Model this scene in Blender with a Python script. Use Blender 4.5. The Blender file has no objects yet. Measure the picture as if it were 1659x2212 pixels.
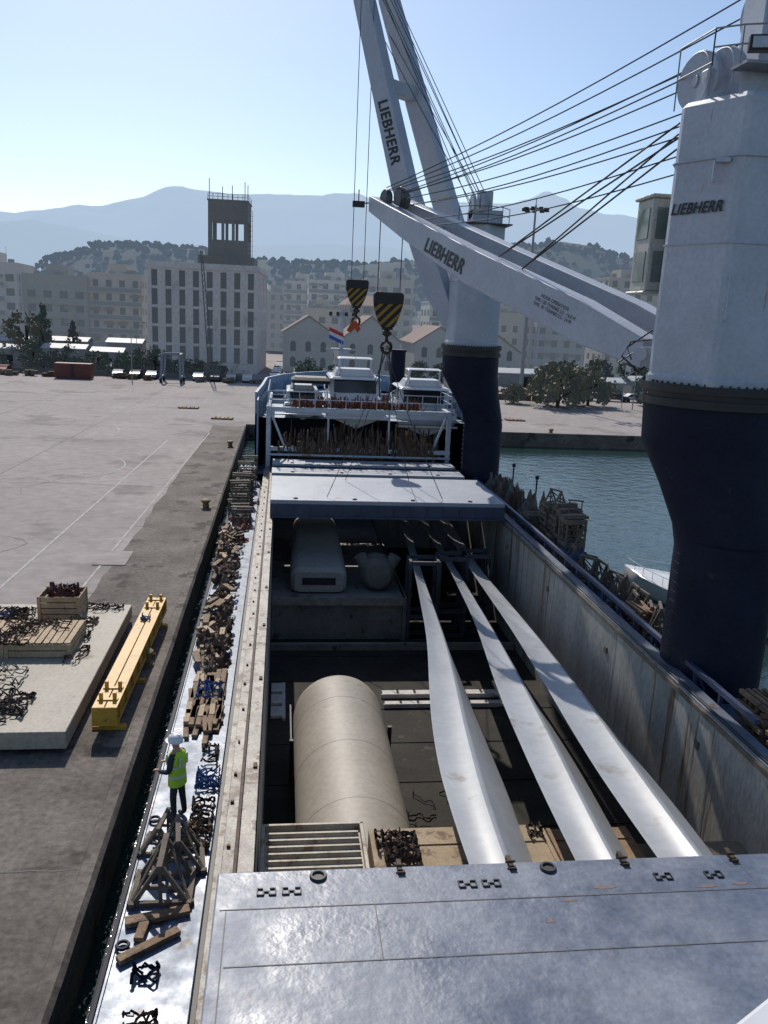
import bpy, math, random
from mathutils import Vector, Matrix, noise
R=random.Random(7)
SC=bpy.context.scene; COL=SC.collection
rad=math.radians
# ---------------------------------------------------------------- materials
MC={}
def M(name,c1,c2=None,sc=1.0,rough=.6,metal=0,bump=0,bsc=None,st=(1,1,1),haze=0,hz=(.42,.55,.72),lo=.35,hi=.65,spot=None,spsc=1.0,splo=.62,fine=.12,spst=(1,1,1),spec=.5,rvar=0):
    if name in MC: return MC[name]
    m=bpy.data.materials.new(name); m.use_nodes=True; nt=m.node_tree; N=nt.nodes; L=nt.links
    b=N['Principled BSDF']; out=N['Material Output']
    b.inputs['Roughness'].default_value=rough; b.inputs['Metallic'].default_value=metal; b.inputs['Specular IOR Level'].default_value=spec
    c2=c2 or tuple(x*.8 for x in c1)
    tc=N.new('ShaderNodeTexCoord')
    def nz(s,stt=(1,1,1),det=4):
        mp=N.new('ShaderNodeMapping'); mp.inputs['Scale'].default_value=stt; L.new(tc.outputs['Object'],mp.inputs[0])
        n=N.new('ShaderNodeTexNoise'); n.inputs['Scale'].default_value=s; n.inputs['Detail'].default_value=det; n.inputs['Roughness'].default_value=.62
        L.new(mp.outputs[0],n.inputs['Vector']); return n
    n1=nz(sc,st); rp=N.new('ShaderNodeValToRGB'); e=rp.color_ramp.elements
    e[0].position=lo; e[1].position=hi; e[0].color=(*c1,1); e[1].color=(*c2,1); L.new(n1.outputs['Fac'],rp.inputs[0])
    col=rp.outputs[0]
    if rvar:
        rr_=N.new('ShaderNodeMapRange'); rr_.inputs[1].default_value=.35; rr_.inputs[2].default_value=.65; rr_.inputs[3].default_value=rough-rvar; rr_.inputs[4].default_value=rough+rvar
        L.new(n1.outputs['Fac'],rr_.inputs[0]); L.new(rr_.outputs[0],b.inputs['Roughness'])
    if spot:
        n2=nz(spsc,spst); r2=N.new('ShaderNodeValToRGB'); e=r2.color_ramp.elements; e[0].position=splo; e[1].position=min(1,splo+.08)
        e[0].color=(0,0,0,1); e[1].color=(1,1,1,1); L.new(n2.outputs['Fac'],r2.inputs[0])
        mx=N.new('ShaderNodeMixRGB'); L.new(r2.outputs[0],mx.inputs[0]); L.new(col,mx.inputs[1]); mx.inputs[2].default_value=(*spot,1); col=mx.outputs[0]
    if fine:
        n3=nz(sc*14,st,3); r3=N.new('ShaderNodeValToRGB'); e=r3.color_ramp.elements; e[0].color=(1-fine*2,)*3+(1,); e[1].color=(1+fine,)*3+(1,); e[0].position=.3;e[1].position=.7
        L.new(n3.outputs['Fac'],r3.inputs[0]); mx=N.new('ShaderNodeMixRGB'); mx.blend_type='MULTIPLY'; mx.inputs[0].default_value=1
        L.new(col,mx.inputs[1]); L.new(r3.outputs[0],mx.inputs[2]); col=mx.outputs[0]
    L.new(col,b.inputs['Base Color'])
    if bump:
        n4=nz(bsc or sc*4,st); bp=N.new('ShaderNodeBump'); bp.inputs['Strength'].default_value=1; bp.inputs['Distance'].default_value=bump
        L.new(n4.outputs['Fac'],bp.inputs['Height']); L.new(bp.outputs[0],b.inputs['Normal'])
    if haze:  # aerial haze painted in: emission blended over the surface colour
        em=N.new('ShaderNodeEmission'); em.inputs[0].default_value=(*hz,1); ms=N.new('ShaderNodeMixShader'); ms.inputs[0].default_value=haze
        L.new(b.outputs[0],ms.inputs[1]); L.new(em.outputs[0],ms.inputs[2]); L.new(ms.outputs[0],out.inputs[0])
    MC[name]=m; return m
# ---------------------------------------------------------------- mesh builder
class MB:
    def __init__(s): s.v=[];s.f=[];s.mi=[]
    def add(s,vs,fs,m=0):
        o=len(s.v); s.v+= [tuple(p) for p in vs]
        for f in fs: s.f.append([i+o for i in f]); s.mi.append(m)
        return s
    def box(s,c,d,m=0,rz=0,rx=0,ry=0):
        x,y,z=d[0]/2,d[1]/2,d[2]/2
        r=Matrix.Rotation(rz,3,'Z')@Matrix.Rotation(ry,3,'Y')@Matrix.Rotation(rx,3,'X')
        vs=[Vector(c)+r@Vector((a,b,e)) for e in(-z,z) for b in(-y,y) for a in(-x,x)]
        return s.add(vs,[(0,2,3,1),(4,5,7,6),(0,1,5,4),(2,6,7,3),(0,4,6,2),(1,3,7,5)],m)
    def b2(s,x0,x1,y0,y1,z0,z1,m=0): return s.box(((x0+x1)/2,(y0+y1)/2,(z0+z1)/2),(x1-x0,y1-y0,z1-z0),m)
    def bar(s,p0,p1,w,h,m=0,w1=None,h1=None,up=(0,0,1)):
        p0=Vector(p0);p1=Vector(p1);d=(p1-p0).normalized(); u=Vector(up)
        if abs(d.dot(u))>.99: u=Vector((0,1,0))
        r=d.cross(u).normalized(); u=r.cross(d)
        vs=[]
        for p,ww,hh in((p0,w,h),(p1,w1 or w,h1 or h)):
            for a,b in((-1,-1),(1,-1),(1,1),(-1,1)): vs.append(p+r*a*ww/2+u*b*hh/2)
        return s.add(vs,[(3,2,1,0),(4,5,6,7),(0,1,5,4),(1,2,6,5),(2,3,7,6),(3,0,4,7)],m)
    def cyl(s,p0,p1,r0,r1=None,n=12,m=0,caps=True,ph=0):
        p0=Vector(p0);p1=Vector(p1);r1=r0 if r1 is None else r1; d=(p1-p0).normalized(); u=Vector((0,0,1))
        if abs(d.dot(u))>.99: u=Vector((0,1,0))
        r=d.cross(u).normalized(); u=r.cross(d); rings=[]
        for p,q in((p0,r0),(p1,r1)): rings.append([p+(r*math.cos(ph+2*math.pi*i/n)+u*math.sin(ph+2*math.pi*i/n))*q for i in range(n)])
        return s.loft(rings,m,caps)
    def loft(s,rings,m=0,caps=True,closed=True):
        n=len(rings[0]); vs=[p for r in rings for p in r]; fs=[]
        for j in range(len(rings)-1):
            for i in range(n if closed else n-1):
                k=(i+1)%n; fs.append((j*n+i,j*n+k,(j+1)*n+k,(j+1)*n+i))
        if caps: fs.append(tuple(range(n))[::-1]); fs.append(tuple(range((len(rings)-1)*n,len(rings)*n)))
        return s.add(vs,fs,m)
    def tube(s,pts,r,n=5,m=0):
        pts=[Vector(p) for p in pts]; rings=[]
        for i,p in enumerate(pts):
            d=(pts[min(i+1,len(pts)-1)]-pts[max(i-1,0)]).normalized(); u=Vector((0,0,1))
            if abs(d.dot(u))>.95: u=Vector((0,1,0))
            a=d.cross(u).normalized(); b=a.cross(d)
            rings.append([p+(a*math.cos(2*math.pi*k/n)+b*math.sin(2*math.pi*k/n))*r for k in range(n)])
        return s.loft(rings,m)
    def torus(s,c,R1,r,ax='Z',n=16,k=6,m=0):
        rings=[]
        for i in range(n):
            a=2*math.pi*i/n; ring=[]
            for j in range(k):
                b=2*math.pi*j/k; q=R1+r*math.cos(b); p=(q*math.cos(a),q*math.sin(a),r*math.sin(b))
                if ax=='Y': p=(p[0],p[2],p[1])
                if ax=='X': p=(p[2],p[0],p[1])
                ring.append(Vector(c)+Vector(p))
            rings.append(ring)
        rings.append(rings[0])
        return s.loft(rings,m,caps=False)
def setup(o,label=None,cat=None,group=None,kind=None):
    if label:o["label"]=label
    if cat:o["category"]=cat
    if group:o["group"]=group
    if kind:o["kind"]=kind
def O(name,mb,mats,parent=None,loc=(0,0,0),bev=0,label=None,cat=None,group=None,kind=None,smooth=32,rz=0):
    me=bpy.data.meshes.new(name); me.from_pydata(mb.v,[],mb.f); me.update()
    if not isinstance(mats,(list,tuple)): mats=[mats]
    for m in mats: me.materials.append(m)
    me.polygons.foreach_set('material_index',[min(i,len(mats)-1) for i in mb.mi])
    me.polygons.foreach_set('use_smooth',[True]*len(me.polygons))
    try: me.set_sharp_from_angle(angle=rad(smooth))
    except Exception: pass
    o=bpy.data.objects.new(name,me); COL.objects.link(o); o.location=loc; o.rotation_euler=(0,0,rz)
    if parent: o.parent=parent
    if bev:
        b=o.modifiers.new('b','BEVEL'); b.width=bev; b.segments=2; b.limit_method='ANGLE'; b.angle_limit=rad(40)
    setup(o,label,cat,group,kind); return o
def E(name,label,cat,loc=(0,0,0),group=None,rz=0):
    o=bpy.data.objects.new(name,None); COL.objects.link(o); o.location=loc; o.rotation_euler[2]=rz
    setup(o,label,cat,group); return o
def dup(src,loc,rz=0,s=1,label=None,rot=None):
    c=src.copy(); COL.objects.link(c); c.location=loc; c.rotation_euler=rot or (0,0,rz); c.scale=(s,s,s) if not isinstance(s,tuple) else s
    if label:c["label"]=label
    def rec(a,b):
        for ch in list(a.children):
            k=ch.copy(); COL.objects.link(k); k.parent=b; rec(ch,k)
    rec(src,c); return c
def W(parent,p): return Vector(p)-parent.location
def textmesh(body,pos,xd,yd,width,mat,parent,name='lettering',shear=0,off=.0):
    c=bpy.data.curves.new(name,'FONT'); c.body=body; c.size=1; c.shear=shear; c.extrude=.004; c.space_character=1.08 if off else 1.0
    t=bpy.data.objects.new(name,c); COL.objects.link(t)
    dg=bpy.context.evaluated_depsgraph_get(); me=bpy.data.meshes.new_from_object(t.evaluated_get(dg)); bpy.data.objects.remove(t)
    xs=[v.co.x for v in me.vertices]; w=max(xs)-min(xs); k=width/w
    xd=Vector(xd).normalized(); yd=Vector(yd); yd=(yd-xd*yd.dot(xd)).normalized(); zd=xd.cross(yd)
    mm=Matrix((xd,yd,zd)).transposed()
    base=[Vector((v.co.x-min(xs),v.co.y*(1.15 if off else 1),v.co.z)) for v in me.vertices]; fs=[tuple(p.vertices) for p in me.polygons]
    mb=MB(); sh=[(0,0,0)] if not off else [(0,0,0),(off,0,.001),(off*.5,off*.6,.002),(-off*.2,-off*.3,.003),(off*1.1,off*.3,.004)]
    for a,b_,c_ in sh: mb.add([mm@((p+Vector((a,b_,c_)))*k) for p in base],fs)
    return O(name,mb,mat,parent=parent,loc=W(parent,pos))
# palette
white=M('crane_white_paint',(.43,.46,.52),(.36,.39,.445),.5,.45,0,.004,3,spot=(.22,.13,.075),spsc=1.3,splo=.69,spst=(2.4,2.4,.3),fine=.06)
navy=M('navy_paint',(.005,.008,.022),(.010,.014,.032),.7,.6,0,.006,2,spot=(.03,.03,.034),spsc=1.1,splo=.64,fine=.12,spec=.18)
deckblue=M('deck_steel_blue_paint',(.095,.13,.195),(.16,.20,.265),.9,.45,.1,.012,3,spot=(.07,.055,.045),spsc=1.2,splo=.58,fine=.14,rvar=.12)
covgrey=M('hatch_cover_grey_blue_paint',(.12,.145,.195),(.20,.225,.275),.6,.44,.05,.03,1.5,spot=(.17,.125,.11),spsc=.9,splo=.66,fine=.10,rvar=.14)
coam=M('coaming_worn_steel',(.19,.17,.15),(.31,.29,.255),1.5,.55,.1,.01,5,spot=(.08,.045,.028),spsc=2.2,splo=.54,fine=.22)
wallm=M('hold_wall_stained_paint',(.36,.345,.31),(.25,.24,.215),.8,.7,0,.01,3,st=(1,1,.3),spot=(.13,.085,.05),spsc=.9,splo=.57,spst=(2.4,2.4,.12),fine=.15)
holdark=M('tank_top_dark_steel',(.022,.020,.018),(.042,.038,.032),.6,.8,0,.01,3,spot=(.075,.066,.056),spsc=1.4,splo=.64,spec=.2)
black=M('black_rubber_paint',(.012,.012,.014),(.02,.02,.022),2,.55)
rope=M('wire_rope_steel',(.035,.036,.04),(.06,.06,.065),4,.5,.3)
yel=M('yellow_paint',(.60,.33,.035),(.46,.25,.03),1.2,.5,0,.004,spot=(.14,.09,.05),spsc=3,splo=.60)
lett=M('black_lettering_paint',(.012,.012,.015),(.02,.02,.022),2,.5,fine=0)
gel=M('turbine_blade_gelcoat',(.40,.415,.43),(.33,.34,.355),.25,.42,0,.003,1,spot=(.25,.235,.21),spsc=.7,splo=.63,fine=.05)
tubem=M('tower_section_beige_paint',(.36,.325,.27),(.30,.27,.225),.35,.58,0,.006,1.2,spot=(.23,.19,.145),spsc=.8,splo=.63,fine=.07)
timb=M('dunnage_timber',(.17,.10,.055),(.29,.195,.115),1.6,.8,0,.01,8,st=(1,.3,1),spot=(.07,.045,.028),spsc=2,splo=.57,fine=.22)
timbl=M('pale_timber',(.36,.255,.15),(.46,.34,.215),1.8,.75,0,.008,8,st=(1,.3,1),spot=(.18,.11,.065),spsc=2,splo=.62,fine=.18)
timbg=M('grey_weathered_timber',(.105,.082,.062),(.185,.15,.115),2,.85,0,.012,8,fine=.22)
chain=M('rusty_chain',(.03,.019,.014),(.085,.052,.035),5,.7,.3)
bstrap=M('blue_strap_fabric',(.03,.07,.20),(.05,.12,.30),5,.8)
cloth=M('brown_tarpaulin',(.075,.046,.03),(.16,.10,.065),3,.85,0,.03,4,fine=.22)
redcloth=M('faded_red_cloth',(.20,.075,.055),(.26,.12,.09),3,.85,0,.03,4)
glass=M('dark_window_glass',(.015,.018,.022),(.03,.034,.04),.5,.12,fine=0)
boatw=M('yacht_gelcoat',(.66,.67,.69),(.60,.61,.63),.5,.25,0,fine=.02)
bulw=M('light_blue_bulwark_paint',(.18,.26,.36),(.24,.32,.42),.6,.5,0,.006,2,spot=(.14,.11,.09),spsc=1.2,splo=.62)
steelw=M('white_frame_paint',(.46,.51,.57),(.38,.42,.48),1,.5,0,spot=(.2,.13,.08),spsc=1.5,splo=.64)
# ---------------------------------------------------------------- camera
rho=rad(2.7); th=rad(13.19); ps=rad(7.35)
h=Vector((math.sin(ps),math.cos(ps),0)); r_=Vector((math.cos(ps),-math.sin(ps),0)); z_=Vector((0,0,1))
fw=h*math.cos(th)-z_*math.sin(th); up=h*math.sin(th)+z_*math.cos(th)
A=r_*math.cos(rho)+up*math.sin(rho); B=-r_*math.sin(rho)+up*math.cos(rho)
cd=bpy.data.cameras.new('camera'); cam=bpy.data.objects.new('camera',cd); COL.objects.link(cam)
mw=Matrix((A,B,-fw)).transposed().to_4x4(); mw.translation=Vector((0,0,12.6)); cam.matrix_world=mw
cd.sensor_fit='VERTICAL'; cd.sensor_height=24; cd.lens=1789/2212*24; cd.clip_start=.1; cd.clip_end=30000
SC.camera=cam
# ---------------------------------------------------------------- light
EL=rad(42); AZ=rad(-10)
w=bpy.data.worlds.new('World'); SC.world=w; w.use_nodes=True; nt=w.node_tree
sky=nt.nodes.new('ShaderNodeTexSky'); sky.sky_type='NISHITA'; sky.sun_disc=False; sky.sun_elevation=EL; sky.sun_rotation=AZ
sky.air_density=1.0; sky.dust_density=.7; sky.ozone_density=2.6; sky.altitude=50
nt.links.new(sky.outputs[0],nt.nodes['Background'].inputs[0]); nt.nodes['Background'].inputs[1].default_value=.12
sd=bpy.data.lights.new('sun','SUN'); sd.energy=4.0; sd.angle=rad(.5); sd.color=(1,.93,.84)
so=bpy.data.objects.new('sun',sd); COL.objects.link(so)
sv=Vector((math.sin(AZ)*math.cos(EL),math.cos(AZ)*math.cos(EL),math.sin(EL))); so.rotation_euler=(-sv).to_track_quat('-Z','Y').to_euler()
SC.view_settings.view_transform='Standard'; SC.view_settings.look='None'; SC.view_settings.exposure=0
# ---------------------------------------------------------------- ground & water
conc=M('quay_concrete',(.265,.235,.222),(.325,.292,.277),.09,.88,0,.004,6,spot=(.205,.182,.17),spsc=.14,splo=.56,fine=.1,spec=.3)
apr=M('quay_apron_concrete',(.105,.090,.078),(.19,.165,.145),.35,.88,0,.02,5,spot=(.06,.052,.045),spsc=.5,splo=.56,fine=.2,spec=.3)
mb=MB()
mb.add([(-9000,-300,0),(-4,-300,0),(-4,94,0),(-9000,94,0)],[(0,1,2,3)])
mb.add([(-9000,94,0),(-4,94,0),(300,95,0),(9000,95,0),(9000,9000,0),(-9000,9000,0)],[(0,1,2,3,4,5)])
mb.add([(-4,-300,0),(-4,94,0),(-4,94,-6),(-4,-300,-6)],[(3,2,1,0)],1)
mb.add([(-4,94,0),(300,95,0),(300,95,-6),(-4,94,-6)],[(3,2,1,0)],1)
O('ground',mb,[conc,apr],kind='structure')
mb=MB(); n=60
lft=[(-8.9+1.3*(-20+114*i/n+20)/114+.25*noise.noise(Vector((i*.6,0,0))),-20+114*i/n,.004) for i in range(n+1)]; rgt=[(-4.02,-20+114*i/n,.004) for i in range(n+1)]
mb.loft([lft,rgt],caps=False,closed=False)
O('pavement',mb,apr,kind='structure')
mb=MB()
n=90
rings=[]
for i in range(n+1):
    y=-20+113.6*i/n; q=.07*noise.noise(Vector((y*.9,3,0)))+.05*noise.noise(Vector((y*3.1,7,0)))
    rings.append([(-4.42+q,y,.006),(-4.36+q,y,.13+q*.4),(-4.05+q*.4,y,.15+q*.3),(-3.96+q*.5,y,.02),(-3.97,y,-.6)])
mb.loft(rings,caps=False,closed=False); mb.b2(-4,299,94.1,94.5,.006,.22)
O('quay_kerb',mb,apr,kind='structure')
mb=MB()
for a,b,c,d in((-4,-3.0,-300,62),(15.4,400,-300,62),(-4,400,62,95)): mb.add([(a,c,-1.4),(b,c,-1.4),(b,d,-1.4),(a,d,-1.4)],[(0,1,2,3)])
wat=M('harbour_water',(.014,.036,.032),(.02,.048,.042),.05,.10,0,.10,.8,fine=0,spec=.4)
O('water',mb,wat,kind='structure')
lm=M('worn_white_road_paint',(.46,.44,.42),(.31,.29,.275),1.5,.85,fine=.2)
mb=MB()
def strip(p,q,wd=.15,z=.012):
    p=Vector((p[0],p[1],z));q=Vector((q[0],q[1],z)); d=(q-p).normalized(); n=Vector((-d.y,d.x,0))*wd/2
    mb.add([p-n,q-n,q+n,p+n],[(0,1,2,3)])
def arcp(cx,cy,rx,ry,a0,a1,n=24,wd=.14):
    P=[(cx+rx*math.cos(rad(a0+(a1-a0)*i/n)),cy+ry*math.sin(rad(a0+(a1-a0)*i/n))) for i in range(n+1)]
    for a,b in zip(P,P[1:]): strip(a,b,wd)
strip((-12.9,22),(-11.0,82)); strip((-9.3,22),(-7.5,88),.12)
arcp(-24,86,7.5,9.5,-90,80); arcp(-22,67.5,9.5,8,-60,60); strip((-24,95),(-45,100)); strip((-24.6,76.5),(-45,82)); strip((-17.3,60.5),(-40,63))
for y in(104,112,124): strip((-40,y+6),(-4,y),.16)
for x in range(10,70,12): strip((x,100),(x+5,100),.14)
O('road_marking',mb,lm,kind='structure')
mb=MB()
for y in(9.5,17.2,36.5,48.5,61,73.5,86): 
    P=[(-4.45-(i/8)*4.2,y+.1*noise.noise(Vector((i*.9,y,0)))) for i in range(9)]
    for a,b in zip(P,P[1:]): strip(a,b,.05,.009)
for y in(30,60,90,120): strip((-4 if y>94 else -9,y),(-60,y+4),.06,.007)
for x in(-22,-34,-46): strip((x,20),(x+4,150),.06,.0075)
for i in range(14):
    x=R.uniform(-30,-10); y=R.uniform(25,110); a=R.uniform(0,3)
    P=[(x+math.cos(a+.25*math.sin(k*.8))*k*.7,y+math.sin(a+.3*math.sin(k*.6))*k*.7) for k in range(9)]
    for p,q in zip(P,P[1:]): strip(p,q,.035,.0085)
O('pavement_joints',mb,M('dark_joint_sealant',(.10,.09,.08),(.16,.145,.13),2,.9),kind='structure')
mb=MB(); mb.b2(-9.2,-7.6,40.7,43.2,.006,.04); O('manhole_cover',mb,[conc,apr],label='square concrete service hatch in the quay apron',cat='manhole cover',bev=.01)
# ---------------------------------------------------------------- ship
ship=E('cargo_ship','blue general cargo ship with open hold, moored alongside the quay','ship',(6.2,30,.6))
S=lambda n,mb,m,**k: O(n,mb,m,parent=ship,loc=-ship.location,**k)
ST=[(-30,9.3),(60.5,9.3),(63,8.2),(70,7.9),(78,7.7),(83,6.3),(87,4.2),(90,1.8),(91,.4)]
mb=MB()
for (ya,wa),(yb,wb) in zip(ST,ST[1:]):
    for s in(-1,1):
        zt=.6 if ya<62 else 5.6
        mb.add([(6.2+s*wa,ya,zt),(6.2+s*wb,yb,zt),(6.2+s*wb*(.93 if yb>63 else 1),yb,-3),(6.2+s*wa*(.93 if ya>63 else 1),ya,-3)],[(0,1,2,3)] if s<0 else [(3,2,1,0)])
S('hull',mb,navy)
mb=MB()
for (ya,wa),(yb,wb) in zip(ST[2:],ST[3:]):
    for s in(-1,1):
        mb.bar((6.2+s*(wa-.06),ya,5.9),(6.2+s*(wb-.06),yb,5.9),.12,1.5)
        mb.bar((6.2+s*(wa-.06),ya,6.7),(6.2+s*(wb-.06),yb,6.7),.2,.1)
        for i in range(4):
            t=i/4; mb.box((6.2+s*((wa*(1-t)+wb*t)-.35),ya*(1-t)+yb*t,5.7),(.45,.08,1.0))
mb.add([(6.2-w,y,4.9) for y,w in ST[2:]]+[(6.2+w,y,4.9) for y,w in ST[:1:-1]],[tuple(range(14))])
mb.b2(-1.3,13.7,78.2,78.4,1,5.6)
for s in(-1,1): mb.b2(6.2+s*7.95-.05,6.2+s*7.95+.05,60.7,63.2,.6,6.4)
S('forecastle',mb,bulw)
mb=MB(); mb.b2(-3.07,-1.42,-10,60.5,.45,.6); mb.b2(13.36,15.47,-10,60.5,.65,.8); mb.b2(-3.05,15.45,60.5,63,1.0,1.2); mb.b2(-1.4,13.7,63,78,1.0,1.2)
S('side_deck',mb,deckblue,bev=.02)
mb=MB(); mb.b2(-3.12,-3.04,-10,60.5,.3,.66); S('deck_edge_plate',mb,navy)
mb=MB(); mb.b2(-1.42,-1.16,-10,60.5,.2,.52); S('dark_recess',mb,black)  # black strip painted as the dark gap beside the coaming
mb=MB(); mb.b2(-1.06,-.40,-10,61,.3,1.6); mb.b2(-.82,-.74,-10,61,1.6,1.66,1); mb.b2(-1.22,-1.06,-10,61,1.38,1.46); mb.b2(-1.16,-1.07,-10,61,.6,.72,1)
for i in range(72): mb.b2(-1.2,-1.07,2+i*.82,2.08+i*.82,.72,1.38,1)
S('coaming',mb,[coam,chain],bev=.012)
mb=MB()
for i in range(30):
    y=14+i*1.55+R.uniform(-.3,.3); mb.box((-.95+R.uniform(-.04,.03),y,1.63),(R.uniform(.05,.08),.07,.05)); 
    if i%3==0: mb.box((-.5,y+.4,1.62),(.10,.2,.05))
S('cleat',mb,chain,kind='stuff')
mb=MB(); mb.b2(12.81,13.35,-10,61,.5,1.6); mb.b2(12.86,12.95,13,61,1.6,1.66,1)
S('coaming',mb,[M('starboard_coaming_paint',(.07,.095,.15),(.14,.16,.20),1.2,.55,.1,.006,spot=(.09,.055,.04),spsc=2,splo=.6),black],bev=.02)
mb=MB(); mb.add([(12.8,-8,1.56),(12.8,61,1.56),(12.8,61,-4.6),(12.8,-8,-4.6)],[(0,1,2,3)])
mb.add([(-.38,-8,1.58),(-.38,61,1.58),(-.38,61,-4.6),(-.38,-8,-4.6)],[(3,2,1,0)])
mb.add([(-.38,60.9,1.58),(12.8,60.9,1.58),(12.8,60.9,-4.6),(-.38,60.9,-4.6)],[(0,1,2,3)])
for i in range(6):
    y=20+i*7.4; mb.b2(12.75,12.79,y+1.6,y+1.85,.2,.45,1); mb.b2(12.78,12.79,y+.9,y+.92,-4.5,1.5)
mb.b2(12.74,12.79,16,60,1.35,1.5,1)
S('hold_wall',mb,[wallm,M('wall_fitting_brown',(.10,.075,.055),(.15,.12,.09),2,.7)])
mb=MB(); mb.add([(-.38,-8,-4.6),(12.8,-8,-4.6),(12.8,61,-4.6),(-.38,61,-4.6)],[(0,1,2,3)])
for i in range(8): mb.b2(-.3,12.7,19+i*3,19.06+i*3,-4.59,-4.57)
S('hold_floor',mb,holdark)
tdm=[M('tween_deck_grey',(.17,.16,.145),(.24,.23,.21),1,.7,0,spot=(.08,.06,.045),spsc=1.5,splo=.6),M('edge_strip_paint',(.32,.285,.24),(.2,.175,.15),2,.7)]
mb=MB(); mb.b2(-.36,6.8,42,60.8,-2.35,-2.1); mb.b2(-.36,6.8,41.94,42.0,-2.5,-2.06,1); mb.b2(-.36,6.8,42.4,42.7,-4.6,-2.35)
mb.b2(6.7,6.9,42,60,-4.6,-2.1)
S('tween_deck',mb,tdm)
mb=MB(); mb.b2(-.36,12.7,40.8,41.1,-4.6,-4.25); S('floor_girder',mb,tdm)
mb=MB(); mb.b2(-.36,12.78,-8,15.2,-2.5,-2.3); S('tween_deck',mb,tdm)
mb=MB()
for i in range(24):
    y=22+i*1.6
    mb.bar((13.5,y,.8),(13.5,y,1.95),.1,.1); 
    if i%2: mb.bar((13.5,y,1.9),(14.1,y,.8),.08,.08)
mb.bar((13.5,20,1.95),(13.5,60,1.95),.16,.16); mb.bar((13.5,20,1.4),(13.5,60,1.4),.08,.08)
S('railing',mb,M('railing_blue',(.025,.04,.09),(.04,.055,.11),1,.5))
mb=MB(); mb.tube([(-3.05,5+i*1.5,.95+.04*math.sin(i*1.3)) for i in range(37)],.012,5)
S('wire_line',mb,rope)
mb=MB(); mb.bar((1.02,1.72,10.05),(3.13,2.89,10.05),.5,.1); mb.bar((1.02,1.72,9.5),(3.13,2.89,9.5),.06,1.1); S('bridge_rail',mb,boatw,bev=.02)
# ---------------------------------------------------------------- hatch covers
def cover(x0,x1,y0,y1,z0,z1,label,mat=covgrey):
    t=E('hatch_cover',label,'hatch cover',(x0,y0,z0),group='steel hatch covers of the ship')
    mb=MB(); mb.b2(0,x1-x0,0,y1-y0,0,z1-z0); O('panel',mb,mat,parent=t,bev=.03)
    return t
near=cover(-1.0,14.0,-8,13.3,1.72,2.7,'grey-blue steel hatch cover with worn paint and lashing sockets')
P=lambda n,mb,m,**k:O(n,mb,m,parent=near,loc=-near.location,**k)
seam=M('weld_seam_dark',(.07,.07,.08),(.15,.145,.145),3,.6)
for q in((-.9,14,12.30,12.32,2.70,2.708),(-.75,14,11.02,11.04,2.70,2.708),(1.745,1.765,11.05,12.29,2.70,2.707),(-.80,-.78,9,12.29,2.70,2.707),(8.9,8.92,12.33,13.25,2.70,2.707)):
    mb=MB(); mb.b2(*q); P('weld_seam',mb,seam)
for (x,y,a,b) in((6.0,12.5,.22,.04),(5.2,12.2,.14,.03),(7.9,12.42,.2,.03),(8.6,12.45,.15,.03),(4.7,11.7,.08,.04)):
    mb=MB(); n=18; mb.add([(x+math.cos(k*2*math.pi/n)*a*(1+.9*noise.noise(Vector((k*1.3,x,0)))),y+math.sin(k*2*math.pi/n)*b*(1+.9*noise.noise(Vector((k*1.3,y,4)))),2.704) for k in range(n)],[tuple(range(n))]); P('paint_scuff',mb,M('orange_primer_scuff',(.24,.13,.10),(.19,.16,.165),9,.7,fine=.3))
for x in(.8,5.1,10.4):
    mb=MB(); mb.torus((x,13.08,2.72),.125,.035,n=18); mb.cyl((x,13.08,2.7),(x,13.08,2.712),.10,n=14); P('lashing_ring',mb,black)
for x in(2.3,4.4,6.6,8.8,11):
    mb=MB(); mb.box((x,13.24,2.74),(.09,.3,.09)); mb.box((x+.02,13.08,2.73),(.13,.07,.07)); mb.box((x,13.36,2.68),(.06,.10,.2)); mb.cyl((x-.09,13.2,2.79),(x+.09,13.2,2.79),.025,n=8); P('clamp',mb,chain)
for x in(.1,3.7,7.2,8.2):
    for s in((-.22,.22) if x<5 else (0,)):
        mb=MB(); c=x+s; pts=[(c-.06,12.80),(c-.16,12.80),(c-.16,12.64),(c-.05,12.64),(c-.05,12.72),(c+.05,12.72),(c+.05,12.64),(c+.16,12.64),(c+.16,12.80),(c+.06,12.80)]
        for a,b in zip(pts,pts[1:]): mb.bar((a[0],a[1],2.715),(b[0],b[1],2.715),.022,.03)
        P('container_socket',mb,black)
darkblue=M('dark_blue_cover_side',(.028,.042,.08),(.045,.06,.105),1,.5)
covl=M('sunlit_cover_paint',(.25,.28,.33),(.32,.345,.39),.5,.5,.05,.012,1.8,spot=(.2,.15,.13),spsc=.9,splo=.64,fine=.08)  # lighter copy of the cover paint, sunlight put into its base colour
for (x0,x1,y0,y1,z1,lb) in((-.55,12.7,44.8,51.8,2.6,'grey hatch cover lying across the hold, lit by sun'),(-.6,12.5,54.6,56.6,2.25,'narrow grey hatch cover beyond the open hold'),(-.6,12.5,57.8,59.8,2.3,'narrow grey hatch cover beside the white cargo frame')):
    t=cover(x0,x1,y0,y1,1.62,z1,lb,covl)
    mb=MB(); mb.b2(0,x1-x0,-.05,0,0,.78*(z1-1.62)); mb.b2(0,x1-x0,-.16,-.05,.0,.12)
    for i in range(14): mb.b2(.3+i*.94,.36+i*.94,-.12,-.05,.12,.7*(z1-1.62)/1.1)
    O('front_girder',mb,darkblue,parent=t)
    for i in range(4):
        mb=MB(); mb.torus((1.4+i*3.3,.4,z1-1.6),.11,.03,n=10); O('lashing_ring',mb,black,parent=t)
mb=MB(); mb.b2(-.4,12.8,51.9,54.5,1.35,1.5); S('hatch_beam',mb,darkblue)
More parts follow.
